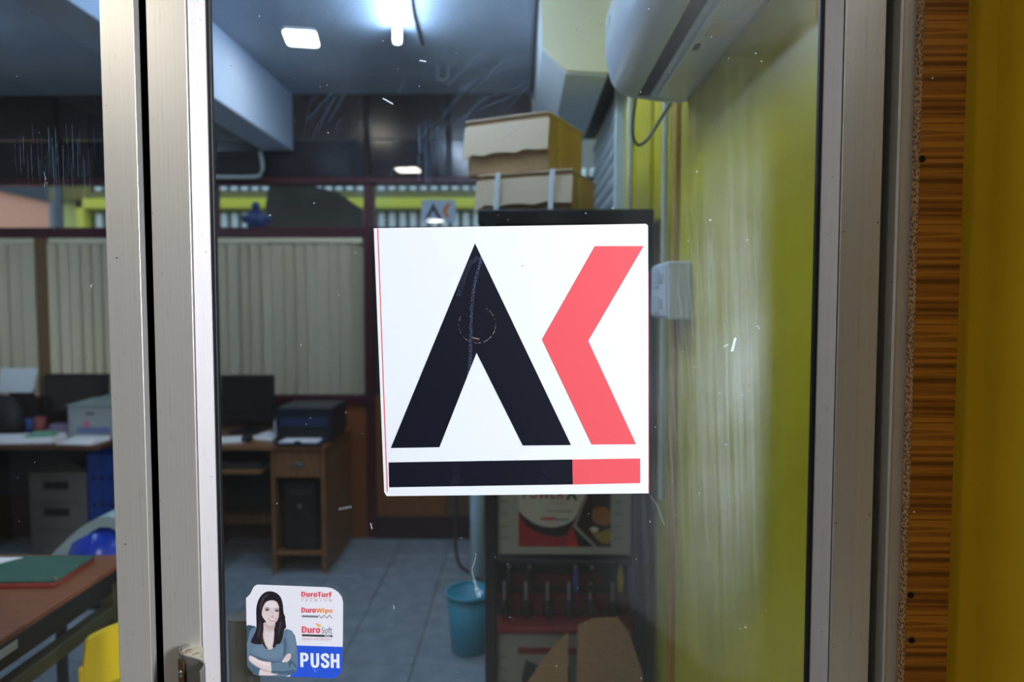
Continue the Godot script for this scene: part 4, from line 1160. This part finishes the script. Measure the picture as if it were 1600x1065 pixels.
func floor_things() -> void:
	var b := thing("bucket", "teal plastic bucket on the tiled floor beside the rack", "bucket", Vector3(-0.235, 0, -3.03))
	put("pail", lathe([Vector2(0.0, 0.0), Vector2(0.072, 0.0), Vector2(0.078, 0.008), Vector2(0.098, 0.262), Vector2(0.094, 0.262), Vector2(0.075, 0.012), Vector2(0.0, 0.012)], 32), M.teal, b)
	put("rim", lathe([Vector2(0.096, 0.255), Vector2(0.106, 0.258), Vector2(0.108, 0.268), Vector2(0.102, 0.276), Vector2(0.094, 0.272), Vector2(0.096, 0.255)], 32), M.teal, b)
	lone("white_pipe", lathe([Vector2(0.0, 0.0), Vector2(0.036, 0.0), Vector2(0.036, 1.3), Vector2(0.03, 1.3), Vector2(0.03, 0.9), Vector2(0.0, 0.9)], 18), mat(c8(190, 216, 228), 0.4), "pale blue-white upright pipe behind the teal bucket", "pipe", Vector3(-0.22, 0, -3.4))
	lone("floor_cable", tube(curve([Vector3(-0.37, 0.95, -3.95), Vector3(-0.365, 0.5, -3.8), Vector3(-0.355, 0.27, -3.65), Vector3(-0.33, 0.19, -3.57), Vector3(-0.28, 0.175, -3.5), Vector3(-0.2, 0.195, -3.33), Vector3(-0.10, 0.21, -3.15), Vector3(0.02, 0.24, -3.05)], 6), 0.009, 8), M.black, "black cable drooping above the bucket left of the rack", "cable")

func near_table() -> void:
	var t := thing("work_table", "brown topped work table at the lower left behind the side pane", "table", Vector3(-1.8, 0, -1.7))
	slab("tabletop", Vector3(-0.6, 0.722, -0.455), Vector3(0.553, 0.75, 0.45), M.table, t, 0.003)
	slab("edge_band", Vector3(0.550, 0.70, -0.45), Vector3(0.556, 0.735, 0.45), M.black, t, 0.001)
	slab("apron", Vector3(0.50, 0.655, -0.43), Vector3(0.53, 0.722, 0.43), M.black, t)
	var ol := mat(c8(72, 70, 48), 0.6)
	slab("stretcher", Vector3(0.495, 0.575, -0.43), Vector3(0.535, 0.615, 0.43), ol, t)
	for q in [[0.49, -0.43], [0.49, 0.39], [-0.56, -0.43], [-0.56, 0.39]]:
		slab("leg", Vector3(q[0], 0, q[1]), Vector3(q[0] + 0.045, 0.722, q[1] + 0.045), ol, t, 0.003)
	put("label_plate", box(Vector3(0.002, 0.022, 0.09), 0.0005), mat(c8(170, 170, 165), 0.5), t, Vector3(0.558, 0.716, 0.1))
	var f := thing("folder", "green folder with a red lower edge on the brown table", "folder", Vector3(-1.55, 0.7505, -1.99), deg_to_rad(3))
	put("lower_cover", box(Vector3(0.45, 0.012, 0.205), 0.002), mat(c8(140, 48, 38), 0.7), f, Vector3(0, 0.006, 0.004))
	put("upper_cover", box(Vector3(0.44, 0.006, 0.20), 0.002), mat(c8(48, 96, 80), 0.6), f, Vector3(0.006, 0.0155, -0.002))
	put("clip", tube([Vector3(0.205, 0.02, 0.08), Vector3(0.222, 0.022, 0.094)], 0.004, 6), M.steel, f)
	lone("loose_paper", prism_y([Vector2(-0.16, -0.07), Vector2(0.10, -0.075), Vector2(0.0, 0.06), Vector2(-0.2, 0.065)], 0, 0.0015), M.paper, "white paper sheet lying on the green folder", "paper", Vector3(-1.64, 0.7695, -2.0))
	# yellow plastic chair: only its back rises above the table edge
	var ye := mat(c8(232, 200, 10), 0.35)
	var c := thing("plastic_chair", "bright yellow plastic chair beside the brown table", "chair", Vector3(-0.99, -0.001, -1.80), deg_to_rad(42))
	# local x along the back, +z to the rear
	var sx := [-0.155, -0.06, 0.06, 0.155]
	put("top_rail", prism(closed_curve([Vector2(-0.15, 0.59), Vector2(-0.160, 0.68), Vector2(-0.135, 0.715), Vector2(0.0, 0.73), Vector2(0.13, 0.72), Vector2(0.162, 0.69), Vector2(0.15, 0.59), Vector2(0.0, 0.595)], 5), 0.0, 0.022, 1), ye, c)
	for k in 4:
		slab("back_slat", Vector3(sx[k] - 0.02, 0.42, 0.0), Vector3(sx[k] + 0.02, 0.64, 0.018), ye, c, 0.005)
	slab("seat", Vector3(-0.18, 0.40, -0.36), Vector3(0.18, 0.43, 0.02), ye, c, 0.01)
	for q in [[-0.16, -0.33], [0.13, -0.33], [-0.16, -0.02], [0.13, -0.02]]:
		slab("leg", Vector3(q[0], 0, q[1]), Vector3(q[0] + 0.03, 0.40, q[1] + 0.03), ye, c, 0.006)
	# rounded blue bin behind the table
	var b := thing("dome_bin", "rounded glossy blue bin with a pale cover behind the brown table", "bin", Vector3(-1.60, 0.46, -2.62))
	put("body", lathe([Vector2(0.0, 0.0), Vector2(0.12, 0.0), Vector2(0.15, 0.06), Vector2(0.148, 0.12), Vector2(0.125, 0.19), Vector2(0.08, 0.23), Vector2(0.0, 0.25)], 28), mat(c8(24, 62, 190), 0.2), b)
	var cov := []
	for k in 9:
		var a := deg_to_rad(-10 + 16 * k)
		cov.append(Vector2(-0.185 + 0.038 * k, 0.60 + 0.135 * sin(a) * (1.0 if k < 7 else 0.95)))
	var low := []
	for k in range(8, -1, -1):
		low.append(cov[k] - Vector2(-0.008, 0.045 + 0.012 * sin(k)))
	put("cover", prism(cov + low, -0.10, 0.10, 1), mat(c8(170, 196, 198), 0.6), b, Vector3(0, -0.44, -0.02))
	var so := thing("stool", "dark stool under the rounded blue bin", "stool", Vector3(-1.60, 0, -2.62))
	put("seat", box(Vector3(0.3, 0.035, 0.3), 0.006), M.black, so, Vector3(0, 0.442, 0))
	for q in [[-0.12, -0.12], [0.12, -0.12], [-0.12, 0.12], [0.12, 0.12]]:
		put("leg", box(Vector3(0.03, 0.425, 0.03), 0.004), M.dark, so, Vector3(q[0], 0.2125, q[1]))

func desks() -> void:
	# printer desk
	var d := thing("desk", "wooden desk with a drawer pedestal under the black printer", "desk", Vector3(-1.5, 0, -4.15))
	slab("desktop", Vector3(-0.45, 0.722, -0.31), Vector3(0.39, 0.75, 0.285), M.wood, d, 0.004)
	slab("side_panel", Vector3(0.355, 0, -0.30), Vector3(0.38, 0.722, 0.27), M.wood, d)
	slab("side_panel", Vector3(0.07, 0, -0.30), Vector3(0.092, 0.722, 0.27), M.wood, d)
	slab("side_panel", Vector3(-0.44, 0, -0.30), Vector3(-0.42, 0.722, 0.27), M.wood, d)
	var dr := slab("drawer", Vector3(0.094, 0.565, -0.2), Vector3(0.353, 0.718, 0.272), M.wood, d, 0.003)
	put("pull", box(Vector3(0.08, 0.02, 0.012), 0.004), M.steel, dr, Vector3(0, 0.0, 0.24))
	slab("shelf", Vector3(0.092, 0.11, -0.3), Vector3(0.355, 0.13, 0.265), M.wood, d)
	slab("back_board", Vector3(-0.42, 0.1, -0.3), Vector3(0.355, 0.72, -0.285), M.dark, d, 0.0)
	slab("foot_rest", Vector3(-0.42, 0.14, -0.28), Vector3(0.07, 0.2, -0.2), M.wood, d)
	slab("keyboard_tray", Vector3(-0.36, 0.595, -0.02), Vector3(0.03, 0.615, 0.32), M.wood, d)
	slab("runner", Vector3(-0.415, 0.60, -0.05), Vector3(-0.36, 0.64, 0.25), M.dark, d)
	slab("runner", Vector3(0.03, 0.60, -0.05), Vector3(0.07, 0.64, 0.25), M.dark, d)
	var kb := thing("keyboard", "black keyboard on the pull-out desk tray", "keyboard", Vector3(-1.66, 0.6155, -3.93))
	put("case", box(Vector3(0.36, 0.02, 0.13), 0.004), M.black, kb, Vector3(0, 0.01, 0))
	for r in 4:
		put("key_row", box(Vector3(0.33, 0.006, 0.022), 0.001), M.dark, kb, Vector3(0, 0.022, -0.042 + 0.028 * r))
	var cp := thing("compartment_filler", "black computer block added to darken the open compartment of the printer desk", "filler", Vector3(-1.276, 0.1305, -4.12))  # invented contents, black so the open compartment looks unlit
	put("case", box(Vector3(0.2, 0.40, 0.40), 0.006), M.black, cp, Vector3(0, 0.2, 0))
	put("front_panel", box(Vector3(0.19, 0.39, 0.012), 0.004), mat(c8(16, 16, 19), 0.4), cp, Vector3(0, 0.2, 0.205))
	put("drive_cover", box(Vector3(0.15, 0.03, 0.004), 0.001), M.dark, cp, Vector3(0, 0.34, 0.212))
	put("power_button", box(Vector3(0.02, 0.02, 0.004), 0.002), M.steel, cp, Vector3(0, 0.26, 0.212))
	# printer
	var p := thing("printer", "black desktop printer with white paper in its tray", "printer", Vector3(-1.265, 0.7505, -4.1))
	var pb := mat(c8(28, 34, 48), 0.4)
	put("body", prism([Vector2(-0.16, 0.0), Vector2(0.16, 0.0), Vector2(0.165, 0.16), Vector2(0.16, 0.185), Vector2(-0.16, 0.185), Vector2(-0.165, 0.16)], -0.18, 0.13), pb, p)
	put("lid", box(Vector3(0.32, 0.018, 0.32), 0.006), mat(c8(38, 44, 56), 0.35), p, Vector3(0, 0.192, -0.025))
	put("front_bezel", box(Vector3(0.27, 0.05, 0.01), 0.003), mat(c8(40, 56, 92), 0.35), p, Vector3(0, 0.115, 0.134))
	put("output_slot", box(Vector3(0.25, 0.045, 0.012), 0.002), M.black, p, Vector3(0, 0.062, 0.130))
	put("paper_tray", box(Vector3(0.27, 0.012, 0.13), 0.003), mat(c8(34, 46, 76), 0.4), p, Vector3(0, 0.012, 0.19))
	put("paper", box(Vector3(0.215, 0.006, 0.12), 0.0), M.paper, p, Vector3(0, 0.021, 0.185))
	put("paper_guide", box(Vector3(0.04, 0.012, 0.012), 0.003), M.black, p, Vector3(0, 0.024, 0.25))
	# monitors
	monitor(Vector3(-1.71, 0.7505, -4.27), 0.33, 0.285, "dark monitor standing left of the printer")
	monitor(Vector3(-2.83, 0.7505, -4.34), 0.41, 0.255, "dark monitor on the left desk behind side pane")
	# left desk
	var e := thing("desk", "dark-fronted desk piled with papers behind the left pane", "desk", Vector3(-2.95, 0, -4.15))
	slab("desktop", Vector3(-0.85, 0.722, -0.31), Vector3(0.55, 0.75, 0.29), mat(c8(84, 52, 36), 0.5), e, 0.004)
	slab("side_panel", Vector3(0.52, 0, -0.3), Vector3(0.545, 0.722, -0.05), M.dark, e)
	slab("side_panel", Vector3(-0.84, 0, -0.3), Vector3(-0.81, 0.722, 0.27), M.dark, e)
	slab("modesty_panel", Vector3(-0.81, 0.3, -0.3), Vector3(0.5, 0.72, -0.28), mat(c8(44, 42, 52), 0.7), e, 0.0)
	# grey two-drawer cabinet under it
	var gm := mat(c8(92, 90, 86), 0.6)
	var g := thing("filing_cabinet", "grey two-drawer cabinet with dark handle slots under left desk", "cabinet", Vector3(-2.825, 0, -4.2))
	slab("body", Vector3(-0.175, 0.0, -0.2), Vector3(0.175, 0.53, 0.085), gm, g, 0.004)
	for k in 2:
		var dw := slab("drawer", Vector3(-0.155, 0.345 - 0.165 * k, 0.085), Vector3(0.155, 0.505 - 0.165 * k, 0.098), gm, g, 0.003)
		put("handle_slot", box(Vector3(0.155, 0.05, 0.004), 0.001), M.black, dw, Vector3(0.0, 0.03, 0.006))
	# blue crate with finger holes
	var bc := mat(c8(16, 54, 128), 0.45)
	var cr := thing("blue_crate", "tall blue plastic crate beside the grey cabinet", "crate", Vector3(-2.50, 0, -4.12))
	slab("front", Vector3(-0.135, 0.0, 0.0), Vector3(0.05, 0.645, 0.012), bc, cr, 0.003)
	slab("side", Vector3(-0.135, 0.0, -0.25), Vector3(-0.123, 0.645, 0.0), bc, cr, 0.003)
	slab("side", Vector3(0.038, 0.0, -0.25), Vector3(0.05, 0.645, 0.0), bc, cr, 0.003)
	slab("back", Vector3(-0.123, 0.0, -0.25), Vector3(0.038, 0.645, -0.238), bc, cr, 0.003)
	for r in 3:
		for q in 3:
			put("hole", box(Vector3(0.02, 0.028, 0.004), 0.001), M.black, cr, Vector3(-0.095 + 0.052 * q, 0.50 - 0.165 * r, 0.012))
	# clutter on the left desk
	var fb := thing("file_carton", "pale grey carton with blue and red print on left desk", "box", Vector3(-2.575, 0.7505, -4.15))
	put("body", box(Vector3(0.27, 0.195, 0.18), 0.004), mat(c8(140, 148, 150), 0.7), fb, Vector3(0, 0.0975, 0))
	put("lid", prism([Vector2(-0.15, 0.0), Vector2(0.15, 0.0), Vector2(0.14, 0.035), Vector2(0.0, 0.045), Vector2(-0.12, 0.012)], -0.1, 0.1), mat(c8(128, 148, 144), 0.6), fb, Vector3(0, 0.195, 0))
	put("print_band", box(Vector3(0.2, 0.035, 0.001), 0.0), mat(c8(96, 110, 150), 0.6), fb, Vector3(0.02, 0.05, 0.0905))
	put("print_mark", box(Vector3(0.03, 0.035, 0.001), 0.0), mat(c8(190, 90, 96), 0.6), fb, Vector3(-0.02, 0.085, 0.0905))
	put("hand_hole", box(Vector3(0.05, 0.012, 0.002), 0.0), M.dark, fb, Vector3(0.0, 0.15, 0.0902))
	paper_stack(Vector3(-2.98, 0.7505, -3.97), Vector3(0.54, 0.03, 0.18), 0.10, "long white paper pile on the left desk at pane edge", M.paper)
	paper_stack(Vector3(-2.55, 0.7505, -3.95), Vector3(0.22, 0.022, 0.16), -0.1, "white paper pile in front of the grey carton", M.paper)
	paper_stack(Vector3(-2.81, 0.7825, -3.98), Vector3(0.14, 0.02, 0.1), 0.3, "pale green booklet on the long white paper pile", mat(c8(120, 176, 150), 0.7))
	paper_stack(Vector3(-2.80, 0.7505, -4.14), Vector3(0.14, 0.075, 0.08), 0.0, "mauve box beside the pale grey carton", mat(c8(130, 110, 140), 0.6))
	lone("cup", lathe([Vector2(0.0, 0.0), Vector2(0.03, 0.0), Vector2(0.036, 0.1), Vector2(0.03, 0.1), Vector2(0.026, 0.01), Vector2(0.0, 0.01)], 16), mat(c8(40, 70, 130), 0.4), "dark blue cup in front of the left monitor", "cup", Vector3(-3.00, 0.7505, -4.16))
	lone("cup", lathe([Vector2(0.0, 0.0), Vector2(0.028, 0.0), Vector2(0.034, 0.12), Vector2(0.028, 0.12), Vector2(0.024, 0.01), Vector2(0.0, 0.01)], 16), mat(c8(130, 60, 56), 0.4), "dark red cup beside the dark blue cup", "cup", Vector3(-2.92, 0.7505, -4.12))
	var wb := thing("tilted_board", "bright white tilted panel at the left edge above the papers", "panel", Vector3(-3.14, 0.7505, -4.30))
	put("sheet", prism([Vector2(-0.16, 0.245), Vector2(0.055, 0.245), Vector2(0.095, 0.40), Vector2(-0.14, 0.40)], 0, 0.008), mat(c8(236, 244, 248), 0.6), wb)
	slab("stand", Vector3(-0.1, 0.0, -0.04), Vector3(0.04, 0.26, -0.001), M.black, wb)
	var bg := thing("black_bag", "black bag slumped under the white tilted panel", "bag", Vector3(-3.2, 0.7505, -4.17))
	put("body", lathe([Vector2(0.0, 0.0), Vector2(0.13, 0.0), Vector2(0.15, 0.06), Vector2(0.13, 0.16), Vector2(0.08, 0.23), Vector2(0.0, 0.25)], 16), M.black, bg).scale = Vector3(1.0, 1, 0.6)
	# papers and odds by the printer
	paper_stack(Vector3(-1.72, 0.7505, -4.0), Vector3(0.24, 0.012, 0.17), 0.15, "loose white papers left of the printer", M.paper)
	paper_stack(Vector3(-1.52, 0.7505, -4.1), Vector3(0.16, 0.02, 0.2), -0.2, "small paper pile touching the printer", M.paper)
	lone("mouse", lathe([Vector2(0.0, 0.0), Vector2(0.03, 0.0), Vector2(0.03, 0.012), Vector2(0.018, 0.03), Vector2(0.0, 0.034)], 16), M.black, "black mouse on the papers left of the printer", "mouse", Vector3(-1.595, 0.765, -3.96)).scale = Vector3(1, 1, 1.4)
	lone("bottle", lathe([Vector2(0.0, 0.0), Vector2(0.022, 0.0), Vector2(0.024, 0.09), Vector2(0.012, 0.11), Vector2(0.012, 0.13), Vector2(0.0, 0.13)], 14), mat(c8(170, 190, 200), 0.3), "small pale bottle beside the printer", "bottle", Vector3(-1.475, 0.7505, -4.13))

func paper_stack(pos: Vector3, size: Vector3, turn: float, label: String, m: Material) -> void:
	var t := thing("paper_pile", label, "papers", pos, turn)
	put("lower_sheets", box(Vector3(size.x, size.y * 0.6, size.z), 0.001), m, t, Vector3(0, size.y * 0.3, 0))
	put("upper_sheets", box(Vector3(size.x * 0.9, size.y * 0.4, size.z * 0.95), 0.001), m, t, Vector3(0.01, size.y * 0.8, -0.004), Vector3(0, 0.06, 0))

func monitor(pos: Vector3, w: float, h: float, label: String) -> void:
	var t := thing("monitor", label, "monitor", pos)
	put("screen", box(Vector3(w, h, 0.03), 0.005), M.black, t, Vector3(0, 0.36 - h / 2, 0), Vector3(-0.06, 0, 0))
	put("display", box(Vector3(w - 0.03, h - 0.04, 0.003), 0.0), mat(c8(34, 26, 24), 0.15), t, Vector3(0, 0.363 - h / 2, 0.0155), Vector3(-0.06, 0, 0))
	put("neck", box(Vector3(0.05, 0.18, 0.03), 0.006), M.black, t, Vector3(0, 0.09, -0.02))
	put("foot", box(Vector3(0.2, 0.014, 0.14), 0.005), M.black, t, Vector3(0, 0.007, 0))
